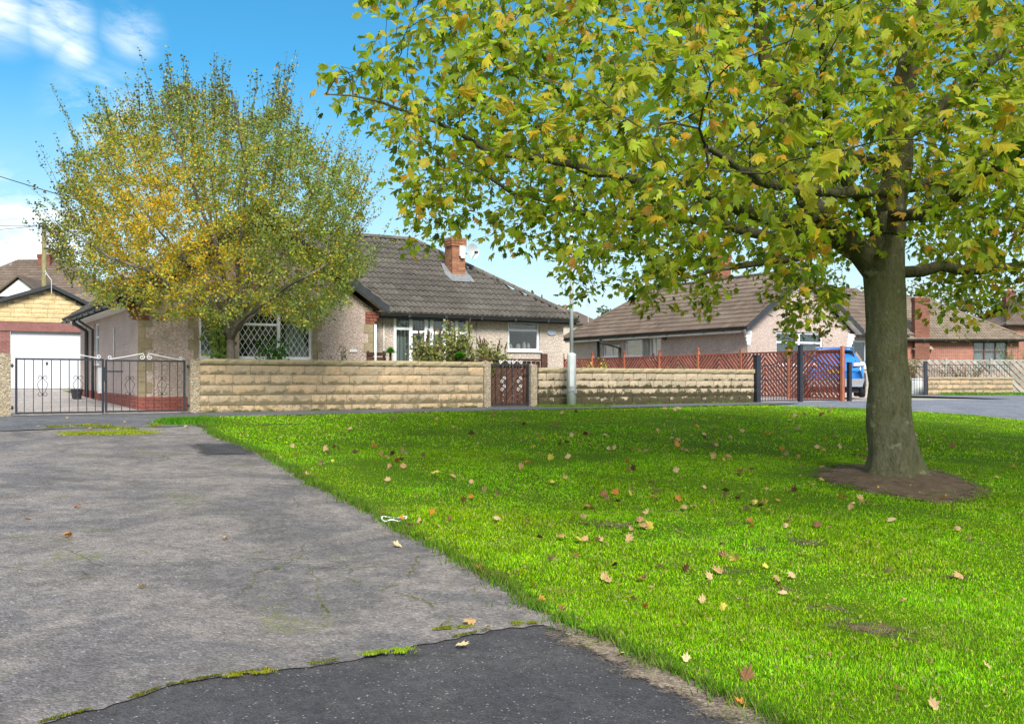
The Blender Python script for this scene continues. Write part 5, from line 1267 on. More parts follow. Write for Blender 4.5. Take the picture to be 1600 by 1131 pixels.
L1c = chain([P3(1200, 370, TY+.5), P3(1100, 345, TY+1), P3(1000, 340, TY+1.2), P3(930, 335, TY+1.2), P3(800, 300, TY+1.0), P3(700, 240, TY+.8)], [.07, .06, .05, .042, .03, .015], nearest(1302, 358, TY-.2, L1))
L2 = chain([P3(1470, 418, TY+.1), P3(1530, 422, TY+.3), P3(1600, 415, TY+.6), P3(1700, 380, TY+.8)], [.075, .06, .05, .03], nearest(1384, 430, TY, tc_))
L3 = chain([P3(1350, 330, TY-.5), P3(1300, 250, TY-1.2), P3(1290, 150, TY-1.9), P3(1285, 20, TY-2.6), P3(1270, -100, TY-3)], [.07, .06, .05, .04, .02], nearest(1388, 370, TY, tc_))
L4 = chain([P3(1440, 340, TY-1.2), P3(1500, 300, TY-2.6), P3(1570, 250, TY-4), P3(1660, 200, TY-5.2)], [.07, .06, .045, .02], nearest(1390, 350, TY, tc_))
L5 = chain([P3(1340, 300, TY-1.8), P3(1280, 300, TY-3.2), P3(1200, 290, TY-4.6), P3(1100, 230, TY-5.8)], [.065, .05, .04, .02], nearest(1396, 300, TY, tc_))
L6 = chain([P3(1470, 280, TY+1.5), P3(1560, 230, TY+3), P3(1640, 200, TY+4.5)], [.07, .05, .02], nearest(1396, 300, TY, tc_))
L7 = chain([P3(1350, 250, TY+1.5), P3(1250, 220, TY+3.2), P3(1130, 230, TY+4.5)], [.07, .05, .02], nearest(1400, 250, TY, tc_))
L8 = chain([P3(1250, 400, TY-.4), P3(1180, 412, TY-.8), P3(1120, 420, TY-1.1), P3(1050, 440, TY-1.3)], [.045, .04, .03, .012], nearest(1310, 365, TY-.2, L1))
L9 = chain([P3(1480, 160, TY+.4), P3(1560, 90, TY+.7), P3(1650, 40, TY+.8)], [.07, .055, .03], nearest(1404, 220, TY, tc_))
mask_px = [(440, 60), (462, 118), (475, 140), (520, 215), (592, 235), (600, 225), (612, 385), (640, 400), (700, 397), (745, 385), (800, 402), (855, 395), (875, 478), (905, 482), (950, 452), (1000, 500), (1060, 492), (1110, 510), (1160, 440), (1195, 478), (1215, 560), (1240, 590), (1285, 548), (1322, 530), (1338, 405), (1428, 392), (1434, 498), (1450, 500), (1480, 520), (1520, 556), (1560, 520), (1600, 485), (1700, 480)]
mx, my = zip(*mask_px)
def crown_ok(p, slack=0):
    px = 800+1600*p[..., 0]/np.maximum(p[..., 1], .5); py = 597-1600*(p[..., 2]-EYE)/np.maximum(p[..., 1], .5)
    lim = np.interp(px, mx, my, left=0)-np.clip((11.6-p[..., 1])/6, 0, 1)*200
    lft = np.interp(py, [-400, 0, 30, 60, 100, 150, 200, 228, 240, 380], [560, 535, 560, 570, 480, 476, 500, 560, 610, 612])
    return (py < lim+slack) & (px > lft-slack)
N = 26000; th = rng.uniform(0, 2*math.pi, N); rr_ = 7.6*np.sqrt(rng.uniform(0, 1, N)); ax = TX-.3+rr_*np.cos(th); ay = TY-.3+rr_*np.sin(th); az = rng.uniform(.2, 9.5, N)
q = rr_/7.6; top = TZ+2.2+6.2*np.sqrt(np.clip(1-q**2.2, 0, 1)); gnd = zt(ax, ay); bot = gnd+1.55+.75*np.clip(1-q, 0, 1)*1.0+.3*np.sin(th*5+q*4)
ok = (az < top) & (az > bot) & ~((q < .35) & (az < TZ+2.7)); A_ = np.c_[ax, ay, az][ok]; A_ = A_[crown_ok(A_) | (A_[:, 1] < 1)]
A_ = A_[(A_[:, 1] > 5.4)]
fr_vis = 597-1600*(A_[:, 2]-EYE)/np.maximum(A_[:, 1], 1) > -60
keep = rng.uniform(size=len(A_)) < np.where(fr_vis, .95, .22); A_ = A_[keep][:6000]
ex_ = np.c_[rng.uniform(-2.9, -1, 500), rng.uniform(8.6, 11, 500), rng.uniform(2.6, 5.2, 500)]; exy = 597-1600*(ex_[:, 2]-EYE)/ex_[:, 1]; A_ = np.r_[A_, ex_[crown_ok(ex_) & (exy > 105) & (exy < 225)]]
P, pa = colonize(A_, nodes, par, .20, 2.2, .34, 90, bias=(0, 0, .03), wob=.22, seed=2)
rad, nch = radii(P, pa, .0035, 2.35); nh = len(nodes); rad[:nh] = np.array(fr_); rad[nh:] = np.minimum(rad[nh:], .055)
for i in range(nh, len(P)): rad[i] = min(rad[i], rad[pa[i]]*.93)
# trunk: flared base with root buttresses
def trunk_mesh():
    idx = [i for i in tc_ if P[i][2] < EYE+(597-330)/1600*TY]; m = MB(); n = 28; rings = []
    base = np.array((TX+.02, TY, TZ-.12)); pts = [base, base+np.array((0, 0, .14)), base+np.array((0, 0, .26)), base+np.array((-.01, 0, .45))]+[P[i] for i in idx if P[i][2] > TZ+.55]
    rs = [.50, .41, .345, .305]+[rad[i] for i in idx if P[i][2] > TZ+.55]
    vs = []
    for k, (c, q) in enumerate(zip(pts, rs)):
        z = c[2]-TZ; fl = max(0, .55-z)/.55
        for j in range(n):
            a = 2*math.pi*j/n; w = 1+.16*fl*math.cos(5*a+1.2)+.09*fl*math.cos(3*a)+.018*math.sin(7*a+z*2)+.012*math.sin(3*a-z*3); vs.append((c[0]+q*w*math.cos(a), c[1]+q*w*math.sin(a), c[2]))
    m.add(vs, [(k*n+j, k*n+(j+1) % n, (k+1)*n+(j+1) % n, (k+1)*n+j) for k in range(len(pts)-1) for j in range(n)])
    return m
tr.part('trunk', trunk_mesh(), 'bark_sycamore', smooth=True)
rt = rad[:nh].copy(); rt[[i for i in tc_ if P[i][2] < EYE+(597-335)/1600*TY]] = 99
for q in limb_mesh(P[:nh], pa[:nh], rt, 0, 9, 12).parts: tr.part('limb', q, 'bark_limb', smooth=True)
pxs = 800+1600*P[:, 0]/np.maximum(P[:, 1], .5); pys = 597-1600*(P[:, 2]-EYE)/np.maximum(P[:, 1], .5)
stray = (~crown_ok(P, 25) | ((pxs < 565) & (pys < 95))) & (np.arange(len(P)) >= nh) & (P[:, 1] > 4); rad = np.where(stray, 99, rad)
pa2 = pa.copy(); sm = limb_mesh(P, pa2, np.where(np.arange(len(P)) < nh, 9, rad), .009, 1, 6); tr.part('branches', sm, 'bark_twig', smooth=True, kind='stuff')
tw = limb_mesh(P, pa, np.where(np.arange(len(P)) < nh, 9, rad), 0, .009, 3); tr.part('twigs', tw, 'bark_twig', kind='stuff')
# leaves on the thin shoots
cand = np.where((np.arange(len(P)) >= nh) & (rad < .013))[0]
term = nch[cand] == 0
cnt = np.where(term, 16, rng.integers(2, 9, len(cand))); src = np.repeat(cand, cnt)
dirn = P[src]-P[pa[src]]; dirn /= np.linalg.norm(dirn, axis=1)[:, None]+1e-9
off = rng.normal(size=(len(src), 3)); off /= np.linalg.norm(off, axis=1)[:, None]; off = off*rng.uniform(.04, .26, (len(src), 1)); off[:, 2] -= .02
LP = P[src]+off+dirn*rng.uniform(-.05, .12, (len(src), 1))
ok = crown_ok(LP, 6) | (LP[:, 1] < 3); ok &= LP[:, 1] > 4.2
pxl = 800+1600*LP[:, 0]/LP[:, 1]; pyl = 597-1600*(LP[:, 2]-EYE)/LP[:, 1]; lowd = np.interp(pxl, mx, my)-np.clip((11.6-LP[:, 1])/6, 0, 1)*200-pyl
ok &= rng.uniform(size=len(LP)) < np.clip(.35+lowd/170, .35, 1)*np.clip(.72+(pxl-480)/900, .72, 1)*np.where((pyl < -80), .6, 1)
LP, off, dirn = LP[ok], off[ok], dirn[ok]; nL = len(LP)
wind = np.array((-.25, 0, -.05))
ydir = off/.15*.6+dirn*.5+wind+rng.normal(size=(nL, 3))*.35; ydir[:, 2] -= .45
zdir = rng.normal(size=(nL, 3))*.55; zdir[:, 2] += .75; zdir[:, 1] -= .35; zdir[:, 0] += .1
RM = rotmats(zdir, ydir); SCL = rng.triangular(.06, .115, .18, nL); print('SYC nodes', len(P), 'leaves', nL)
hgt = LP[:, 2]; reg = np.sin(LP[:, 0]*.9+1)*np.cos(LP[:, 1]*.8)+np.sin(LP[:, 2]*1.3)*.5
green = pal(nL, [(.20, .28, .010), (.29, .37, .014), (.10, .16, .010), (.38, .42, .04)], [3, 4, 2.5, 2], .22); yel = pal(nL, [(.52, .42, .03), (.58, .34, .025), (.44, .42, .04), (.50, .28, .05)], [3, 2, 4, 1.2])
pr = .16+.12*np.clip(reg, -1, 1)+.10*np.clip((LP[:, 0]-2)/5, 0, 1)
cols = np.where((rng.uniform(size=nL) < pr)[:, None], yel, green)
px = 800+1600*LP[:, 0]/LP[:, 1]; py = 597-1600*(LP[:, 2]-EYE)/LP[:, 1]
vis = (px > 0) & (px < 1600) & (py > 0) & (py < 600); size = np.where(vis, SCL/LP[:, 1], 0); near_ = np.argsort(-size)[:300]
restm = np.ones(nL, bool); restm[near_] = False
me = scatter('crown', LTV, LTF, LP[restm]-np.array(tr.o), RM[restm], SCL[restm], cols[restm], 'foliage')
o = bpy.data.objects.new('crown', me); COL.objects.link(o); o.parent = tr.e; props(o, kind='stuff')
LM = [mesh_from('leaf', v, [tuple(x) for x in f], 'leaf_single') for v, f in LT]
for i in near_:
    M = Matrix([[*(RM[i][r_]*SCL[i]), LP[i][r_]] for r_ in range(3)]+[[0, 0, 0, 1]]); tr.inst('leaf', LM[int(i) % 8], None, mat4=M)
# bare soil round the trunk
SO = [hit(*p) for p in [(1240,744),(1275,728),(1330,724),(1380,722),(1450,728),(1500,740),(1570,768),(1565,784),(1510,794),(1450,792),(1390,784),(1330,772),(1275,758)]]
SO = jag(SO+[SO[0]], .03, .15, 6)[:-1]
def mound(x, y): return .07*np.exp(-((x-TX)**2+(y-TY)**2)/.5)+.02*np.sin(x*9)*np.sin(y*11)
sheet('bare_soil', SO, 'soil_soft', .024, .05, fn=mound, edge=.70)
bare = []
rb = random.Random(3)
BARE = [(1150, 897, .22), (1158, 940, .14), (1236, 925, .25), (960, 823, .3), (1290, 955, .25), (1360, 985, .3), (1180, 860, .2), (1070, 870, .15), (1500, 905, .18), (1255, 850, .25), (905, 820, .2), (1420, 1005, .15)]
for px_b, py_b, r_ in BARE:
    r_ *= 1.25
    x, y = hit(px_b, py_b); bare.append((x, y, r_)); n = 16
    sheet('bare_soil', [(x+r_*(.6+.4*rb.random())*math.cos(2*math.pi*i/n), y+.75*r_*(.6+.4*rb.random())*math.sin(2*math.pi*i/n)) for i in range(n)], 'soil_soft', .022, .05, edge=.30, fn=lambda a, b: .006*np.sin(a*31)*np.sin(b*27))

# ------------------------------------------------------------------ the birch
BX_, BY_ = Xp(358, 21.9), 21.9; BZ_ = ztf(BX_, BY_)
bt = Thing('birch_tree', 'multi stemmed birch with small yellow and green leaves behind the garden wall', 'tree', (BX_, BY_, BZ_), street=False)
SIL = [(62,285),(95,262),(88,215),(118,200),(150,232),(138,160),(143,130),(175,180),(190,140),(240,150),(255,110),(282,82),(300,118),(330,150),(345,98),(362,120),(385,170),(430,128),(452,118),(470,170),(495,200),(520,225),(560,232),(588,272),(580,330),(560,350),(575,400),(560,450),(545,475),(500,510),(470,520),(450,502),(400,492),(365,500),(340,520),(300,505),(250,500),(200,490),(160,478),(128,462),(110,410),(75,400),(70,340),(95,310)]
def sil_pts(n):
    S = np.array(SIL, float); S = np.where(S[:, 1:] < 400, (S-np.array((340, 400)))*np.array((.93, .88))+np.array((340, 400)), S); out_ = []
    while len(out_) < n:
        p = np.c_[rng.uniform(60, 590, n), rng.uniform(80, 525, n)]; p = p[inside(p, S)]
        # depth: lens shaped, thickest in the middle
        fx = np.clip(1-((p[:, 0]-340)/262)**2, 0, 1); fy = np.clip(1-((p[:, 1]-330)/262)**2, 0, 1); dep = 2.9*np.sqrt(fx*fy)+.2
        Y = BY_+rng.uniform(-1, 1, len(p))*dep; Y = np.maximum(Y, 18.6)
        # shift x,y so the volume is a solid round crown, not a cone of sight
        k = (Y-BY_)*.0; X = (p[:, 0]-800)/1600*BY_+(Y-BY_)*(-.27); Z = EYE+(597-p[:, 1])/1600*BY_+(Y-BY_)*(597-p[:, 1])/1600*.9
        out_ += list(np.c_[X, Y, Z])
    return np.array(out_[:n])
nodes, par, fr_ = [], [], []
def B3(px, py, dy=0): Y = BY_+dy; return np.array(((px-800)/1600*BY_+dy*-.27, Y, EYE+(597-py)/1600*BY_))
b0 = chain([B3(360, 645), B3(360, 600), B3(361, 560), B3(362, 530)], [.115, .10, .09, .085], -1)
top_ = b0[-1]
lim = [[(352, 500, -.1), (335, 460, -.2), (300, 420, -.4), (255, 370, -.6), (200, 300, -.8), (165, 210, -.8)], [(362, 490, .2), (350, 430, .4), (330, 340, .6), (300, 220, .7), (285, 120, .7)],
       [(372, 500, -.2), (395, 460, -.5), (430, 420, -.9), (470, 350, -1.2), (500, 260, -1.2)], [(378, 505, .2), (420, 470, .6), (470, 440, .9), (520, 390, 1.1), (560, 310, 1.1)],
       [(366, 480, .0), (375, 400, -.6), (385, 290, -1.1), (362, 170, -1.3)], [(350, 490, .4), (310, 450, 1.0), (240, 420, 1.5), (160, 380, 1.8), (110, 320, 1.8)],
       [(370, 480, .5), (400, 400, 1.2), (430, 280, 1.6), (445, 160, 1.5)], [(352, 505, -.4), (310, 470, -1.1), (250, 440, -1.7), (190, 420, -1.9), (130, 380, -1.8)],
       [(372, 508, -.5), (410, 480, -1.3), (450, 455, -1.9), (500, 430, -2.0)], [(360, 480, -.5), (340, 400, -1.4), (300, 300, -2.0), (260, 190, -1.9)]]
for l in lim: chain([B3(*p) for p in l], [.05, .04, .032, .025, .018, .01][:len(l)], top_)
PB, pb = colonize(sil_pts(5200), nodes, par, .15, 1.5, .22, 90, bias=(0, 0, .10), wob=.18, seed=5)
rb_, nb_ = radii(PB, pb, .0022, 2.3); nh = len(nodes); rb_[:nh] = np.maximum(fr_, .01)
for i in range(nh, len(PB)): rb_[i] = min(rb_[i], rb_[pb[i]]*.9, .03)
for k, q in enumerate(limb_mesh(PB[:nh], pb[:nh], rb_[:nh], 0, 9, 9).parts): bt.part('limb' if k else 'trunk', q, 'bark_birch', smooth=True)
bt.part('twigs', limb_mesh(PB, pb, np.where(np.arange(len(PB)) < nh, 9, rb_), 0, 1, 3), 'bark_dark', kind='stuff')
cand = np.arange(nh, len(PB)); cnt = np.where(nb_[cand] == 0, 30, 17); src = np.repeat(cand, cnt); n = len(src); print('BIRCH nodes', len(PB), 'leaves', n)
off = rng.normal(size=(n, 3)); off /= np.linalg.norm(off, axis=1)[:, None]; LPb = PB[src]+off*rng.uniform(.01, .16, (n, 1))
# long wispy shoots that stand out of the crown
ctr = np.array((BX_, BY_, BZ_+2.2)); pxn = 800+1600*PB[:, 0]/PB[:, 1]; pyn = 597-1600*(PB[:, 2]-EYE)/PB[:, 1]; ex = np.linalg.norm((PB-ctr)*np.array((1, 1, .8)), axis=1)
tips_ = np.where((nb_ == 0) & (np.arange(len(PB)) >= nh) & (PB[:, 2] > BZ_+2.6) & (ex > 2.3))[0]; tips_ = rng.choice(tips_, 900); ms = MB(); LS = []
for i in tips_:
    d = (PB[i]-ctr)/ex[i]; d = d*.7+np.array((0, 0, .75))+rng.normal(size=3)*.13; d /= np.linalg.norm(d); L_ = rng.uniform(.35, 1.0)+.35*math.sin(math.atan2(PB[i][2]-ctr[2], PB[i][0]-ctr[0])*9)**2*(rng.uniform() < .6); pts_ = [PB[i]+d*L_*t_+np.array((0, 0, -.10*t_*t_)) for t_ in (0, .35, .7, 1)]
    ms.tube(pts_, [.005, .004, .003, .002], 3, cap=False); k_ = int(34*L_); t_ = rng.uniform(0, 1, (k_, 1))**1.25; LS.append(PB[i]+d*L_*t_+rng.normal(size=(k_, 3))*.05*(1.25-t_))
bt.part('wispy_shoots', ms, 'bark_dark', kind='stuff')
LPb = np.concatenate([LPb]+LS); n = len(LPb)
z = rng.normal(size=(n, 3)); z[:, 1] -= .4; z[:, 2] += .3; y = rng.normal(size=(n, 3)); y[:, 2] -= .6
px = 800+1600*LPb[:, 0]/LPb[:, 1]; py = 597-1600*(LPb[:, 2]-EYE)/LPb[:, 1]
w = np.exp(-(((px-230)/110)**2+((py-340)/110)**2))*.75+np.exp(-(((px-330)/90)**2+((py-420)/60)**2))*.35+.14+.14*np.sin(LPb[:, 0]*3)*np.sin(LPb[:, 2]*2.5)
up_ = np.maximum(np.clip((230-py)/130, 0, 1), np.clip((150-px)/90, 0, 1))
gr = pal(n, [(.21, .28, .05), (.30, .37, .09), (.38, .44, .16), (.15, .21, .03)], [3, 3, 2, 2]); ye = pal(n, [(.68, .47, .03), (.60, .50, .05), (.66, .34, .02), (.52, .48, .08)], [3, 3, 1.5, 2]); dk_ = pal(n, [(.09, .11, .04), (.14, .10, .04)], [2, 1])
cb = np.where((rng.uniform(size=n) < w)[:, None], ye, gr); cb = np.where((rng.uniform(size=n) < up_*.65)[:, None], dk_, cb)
BLV = [np.array([(0, 0, 0), (.42, .45, .05), (0, 1, -.06), (-.42, .45, .05)])]; BLF = [np.array([(0, 1, 2), (0, 2, 3)])]
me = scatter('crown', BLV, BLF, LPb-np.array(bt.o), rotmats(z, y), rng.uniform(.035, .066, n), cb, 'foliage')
o = bpy.data.objects.new('crown', me); COL.objects.link(o); o.parent = bt.e; props(o, kind='stuff')

# ------------------------------------------------------------------ distant trees and garden plants
def bushy_tree(label, x, y, h, w, cols, n=3500, leaf=.16, seed=0, group='trees on the skyline', z0=None, trunk=.15, name='background_tree'):
    r = np.random.default_rng(seed); zb = ztf(x, y) if z0 is None else z0; t = Thing(name, label, 'tree', (x, y, zb), street=False, group=group)
    k = 26; c = r.normal(size=(k, 3)); c /= np.linalg.norm(c, axis=1)[:, None]; c *= r.uniform(.25, 1, (k, 1))**.6; c = c*np.array((w/2, w/2, h*.36))+np.array((x, y, zb+h*.62))
    i = r.integers(0, k, n); p = r.normal(size=(n, 3)); p = p/np.linalg.norm(p, axis=1)[:, None]*r.uniform(.4, 1, (n, 1))*w*.19+c[i]
    m = MB().tube([(x, y, zb-.1), (x+.03*h*.3, y, zb+h*.3), (x, y, zb+h*.7)], [trunk*h/6, trunk*h/8, .03], 7)
    for q in c[:9]: m.tube([(x, y, zb+h*.28), ((x+q[0])/2, (y+q[1])/2, (zb+h*.35+q[2])/2), tuple(q)], [trunk*.5*h/8, trunk*.3*h/8, .02], 5)
    t.part('trunk', m, 'bark_dark')
    me = scatter('crown', BLV, BLF, p-np.array(t.o), rotmats(r.normal(size=(n, 3))+np.array((0, -.3, .5)), r.normal(size=(n, 3))), r.uniform(.7, 1.3, n)*leaf, pal(n, cols, [1]*len(cols), .2), 'foliage')
    o = bpy.data.objects.new('crown', me); COL.objects.link(o); o.parent = t.e; props(o, kind='stuff')
GRN = [(.05, .08, .02), (.08, .12, .03), (.12, .15, .04)]; YG = [(.12, .15, .03), (.18, .19, .05), (.25, .22, .06)]
for (pa_, pyt, Y, wpx, c, lab) in ((832, 452, 85, 42, GRN, 'dark green treetop just above the hip of the cream bungalow'), (866, 462, 95, 30, YG, 'small sparse yellowish treetop left of the lamp column'), (960, 478, 100, 60, GRN, 'low green tree on the skyline behind the right hand bungalow'),
    (1330, 440, 80, 90, YG, 'pale green tree behind the gable of the right hand bungalow'), (1455, 425, 90, 110, YG, 'light green tree behind the chimney of the brick bungalow'), (1395, 450, 95, 80, GRN, 'dark tree hidden mostly behind the sycamore trunk'),
    (1535, 448, 95, 90, GRN, 'dark green tree over the ridge of the brick bungalow'), (140, 440, 75, 60, GRN, 'green tree behind the low roof left of the birch'), (1625, 440, 105, 100, GRN, 'dark tree at the far right edge of the skyline')):
    bushy_tree(lab, Xp(pa_, Y), Y, Zp(pyt, Y), wpx/1600*Y, c, seed=pa_, leaf=.28, n=2500)

def shrub(name, label, u, v, h, w, n, leaf, cols, spikes=0, stems=14, seed=0, cat='shrub', z0=None, spread=.5, group=None, aspect=1):
    r = np.random.default_rng(seed); zb = zuv(u, v) if z0 is None else z0; x, y = uv2xy(u, v); t = Thing(name, label, cat, (x, y, zb), street=False, group=group); m = MB(); tips = []; P_ = []; D_ = []
    for i in range(stems):
        a = r.uniform(0, 2*math.pi); q = r.uniform(.15, 1)**.7*w/2; hh = h*r.uniform(.65, 1); tip = np.array((x+q*math.cos(a), y+q*.6*math.sin(a), zb+hh)); mid = np.array((x+q*spread*math.cos(a), y+q*.3*math.sin(a), zb+hh*.55)); b = np.array((x+.1*w*math.cos(a), y+.1*w*math.sin(a), zb))
        m.tube([b, mid, tip], [.012, .008, .004], 4); tips.append((mid, tip))
        k = n//stems; s = r.uniform(.15, 1, k)[:, None]; p = np.where(s < .5, b+(mid-b)*s*2, mid+(tip-mid)*(s-.5)*2)+r.normal(size=(k, 3))*leaf*1.3; P_.append(p); D_.append(np.tile(tip-mid, (k, 1)))
    t.part('stems', m, 'bark_dark'); P_ = np.concatenate(P_); D_ = np.concatenate(D_); k = len(P_)
    lv = BLV[0]*np.array((aspect, 1, 1)); me = scatter('foliage', [lv], BLF, P_-np.array(t.o), rotmats(r.normal(size=(k, 3))+np.array((0, -.4, .4)), D_+r.normal(size=(k, 3))*.6), r.uniform(.7, 1.3, k)*leaf, pal(k, cols, [1]*len(cols), .15), 'foliage')
    o = bpy.data.objects.new('foliage', me); COL.objects.link(o); o.parent = t.e; props(o, kind='stuff')
    if spikes:
        for i in range(min(spikes, len(tips))):
            q = MB(); p, e = tips[i]; d = (e-p)/np.linalg.norm(e-p); q.tube([e-d*.02, e+d*.06, e+d*.16, e+d*.22], [.012, .024, .018, .004], 5); t.part('seed_head', q, 'fence_dark')
    return t
def at_px(px, v): return u_at(px, v)
BU = [(.30, .32, .10), (.22, .26, .06), (.42, .40, .18), (.16, .20, .05)]
def hz_(py, px, v): u = u_at(px, v); return z_at(py, u, v)-zuv(u, v)
for i, (px, top, wpx, lab) in enumerate(((672, 512, 52, 'leftmost buddleia with dark seed heads in front of the bay window'), (712, 502, 50, 'tallest buddleia with dark seed heads in front of the bay window'), (768, 528, 48, 'buddleia with dark seed heads between bay and kitchen window'))):
    u = u_at(px, 1.4); shrub('buddleia', lab, u, 1.4, hz_(top+6, px, 1.4), wpx/1600*26*1.3, 3400, .070, BU, spikes=14, stems=30, seed=i+3, group='buddleias behind the wall')
def ball(name, label, px, py, rpx, v, cat, cols, n=260, blade_=.35):
    u = u_at(px, v); x, y = uv2xy(u, v); zc = z_at(py, u, v); zb = zuv(u, v); t = Thing(name, label, cat, (x, y, zb), street=False); r = np.random.default_rng(int(px)); R_ = rpx/1600*y
    t.part('stem', MB().tube([(x, y, zb), (x, y, zc)], .03, 6), 'bark_dark'); m_ = MB()
    for i in range(n):
        d = r.normal(size=3); d /= np.linalg.norm(d); d[2] = abs(d[2])*.9-.15; s = np.cross(d, (0, 0, 1)); s = s/(np.linalg.norm(s)+1e-6)*.012; c = np.array((x, y, zc)); e = c+d*R_*r.uniform(.8, 1.1)
        mid = c+d*R_*.55+np.array((0, 0, R_*.12)); m_.add([c-s, c+s, mid+s, mid-s, e], [(0, 1, 2, 3), (3, 2, 4)])
    me = mesh_from('leaves', [Vector(p)-t.o for p in m_.v], m_.f, 'foliage', pal(len(m_.v), cols, [1]*len(cols), .1)); o = bpy.data.objects.new('leaves', me); COL.objects.link(o); o.parent = t.e; props(o, kind='stuff')
ball('spiky_plant', 'bright green spiky round plant left of the bay window', 610, 551, 13, 1.4, 'plant', [(.08, .26, .02), (.12, .32, .03)])
ball('dwarf_conifer', 'small vivid green conifer in front of the buddleias', 718, 557, 11, 1.0, 'shrub', [(.05, .25, .01), (.08, .30, .02)], n=500)
u = u_at(425, .7); shrub('potted_shrub', 'leafy bright green shrub in front of the leaded window', u, .7, hz_(528, 425, .7), .75, 900, .07, [(.06, .20, .02), (.10, .26, .03), (.04, .14, .015)], seed=31, stems=16)
u = u_at(345, .9); shrub('rose_bush', 'tall pale green bush beside the birch stems', u, .9, hz_(478, 345, .9), .5, 420, .10, [(.20, .32, .05), (.28, .38, .08), (.16, .26, .04)], seed=32, stems=10, aspect=1.2)
for px, top, c, s, lab in ((497, 548, (.30, .34, .06), 41, 'small yellow green plant at the right of the leaded window'), (536, 538, (.16, .22, .05), 42, 'thin weedy plant below the house number plate'), (523, 552, (.14, .22, .04), 43, 'low leafy plant under the pebbledash wall by the number plate')):
    u = u_at(px, .8); shrub('garden_plant', lab, u, .8, hz_(top, px, .8), .4, 160, .05, [c, tuple(q*.7 for q in c)], seed=s, stems=6, cat='plant')
for px, top, wpx, c, s, lab in ((938, 562, 22, [(.55, .55, .04), (.42, .48, .04)], 51, 'bright yellow leaved shrub just behind the mossy wall'), (918, 567, 12, [(.5, .42, .05), (.3, .3, .05)], 52, 'small yellow plant left of the bright yellow shrub'), (1065, 563, 60, [(.30, .27, .16), (.22, .22, .10)], 53, 'pale dry grasses in front of the red fence')):
    u = u_at(px, 1.0); shrub('garden_plant', lab, u, 1.0, hz_(top, px, 1.0), wpx/1600*29, 420, .06, c, seed=s, stems=14, cat='plant')
for px, Y, top, w, c, s, lab in ((1585, 52, 537, 1.9, [(.18, .26, .10), (.26, .33, .16)], 61, 'pale green bush in front of the brick bungalow window'), (1425, 47.4, 556, 1.0, [(.35, .20, .08), (.40, .28, .12), (.20, .22, .06)], 62, 'rusty flowered hydrangea behind the low far gate'), (1508, 46.8, 566, 3.0, [(.20, .22, .10), (.35, .15, .12), (.15, .20, .06)], 63, 'mixed border plants between the short wall and grey fence')):
    u, v = xy2uv(Xp(px, Y), Y); shrub('garden_bush', lab, u, v, Zp(top, Y)-ztf(Xp(px, Y), Y), w, 900, .07, c, seed=s, stems=20)
# dark timber in the front gardens
fd = Thing('low_fence', 'low dark brown board fence behind the small gate', 'fence', (.3, 1.15, zuv(.3, 1.15)))
fa, fb = u_at(727, 1.15), u_at(848, 1.15); zt_ = z_at(560, 0, 1.15); zb = zuv(0, 1.15)
fd.part('rail', MB().box(fa, fb, 1.12, 1.17, zt_-.05, zt_), 'fence_dark')
x = fa+.02; i = 0
while x < fb-.05: fd.part('board', MB().box(x, x+.115, 1.172+.01*(i % 2), 1.19+.01*(i % 2), zb, zt_-.06), 'fence_dark'); x += .14; i += 1
fd.part('fence_post', MB().box(fb-.09, fb+.09, 1.05, 1.119, zb, zt_+.14), 'fence_dark')
x = u_at(577, 1.6); x2 = u_at(607, 1.6)
t = Thing('garden_bench', 'dark brown slatted bench beside the downpipe of the leaded window house', 'bench', ((x+x2)/2, 1.6, zuv(x, 1.6)))
zb = zuv(x, 1.6); zt_ = z_at(549, x, 1.6)
for k in range(4): t.part('slat', MB().box(x, x2, 1.75, 1.775, zt_-.10-k*.12, zt_-.015-k*.12), 'fence_dark')
for k in range(4): t.part('slat', MB().box(x, x2, 1.30+.1*k, 1.38+.1*k, zb+.42, zb+.445), 'fence_dark')
for q in (x+.02, x2-.06):
    t.part('leg', MB().box(q, q+.05, 1.776, 1.82, zb, zt_+.02), 'fence_dark'); t.part('leg', MB().box(q, q+.05, 1.29, 1.34, zb, zb+.42), 'fence_dark'); t.part('armrest', MB().box(q, q+.05, 1.29, 1.776, zb+.60, zb+.64), 'fence_dark')

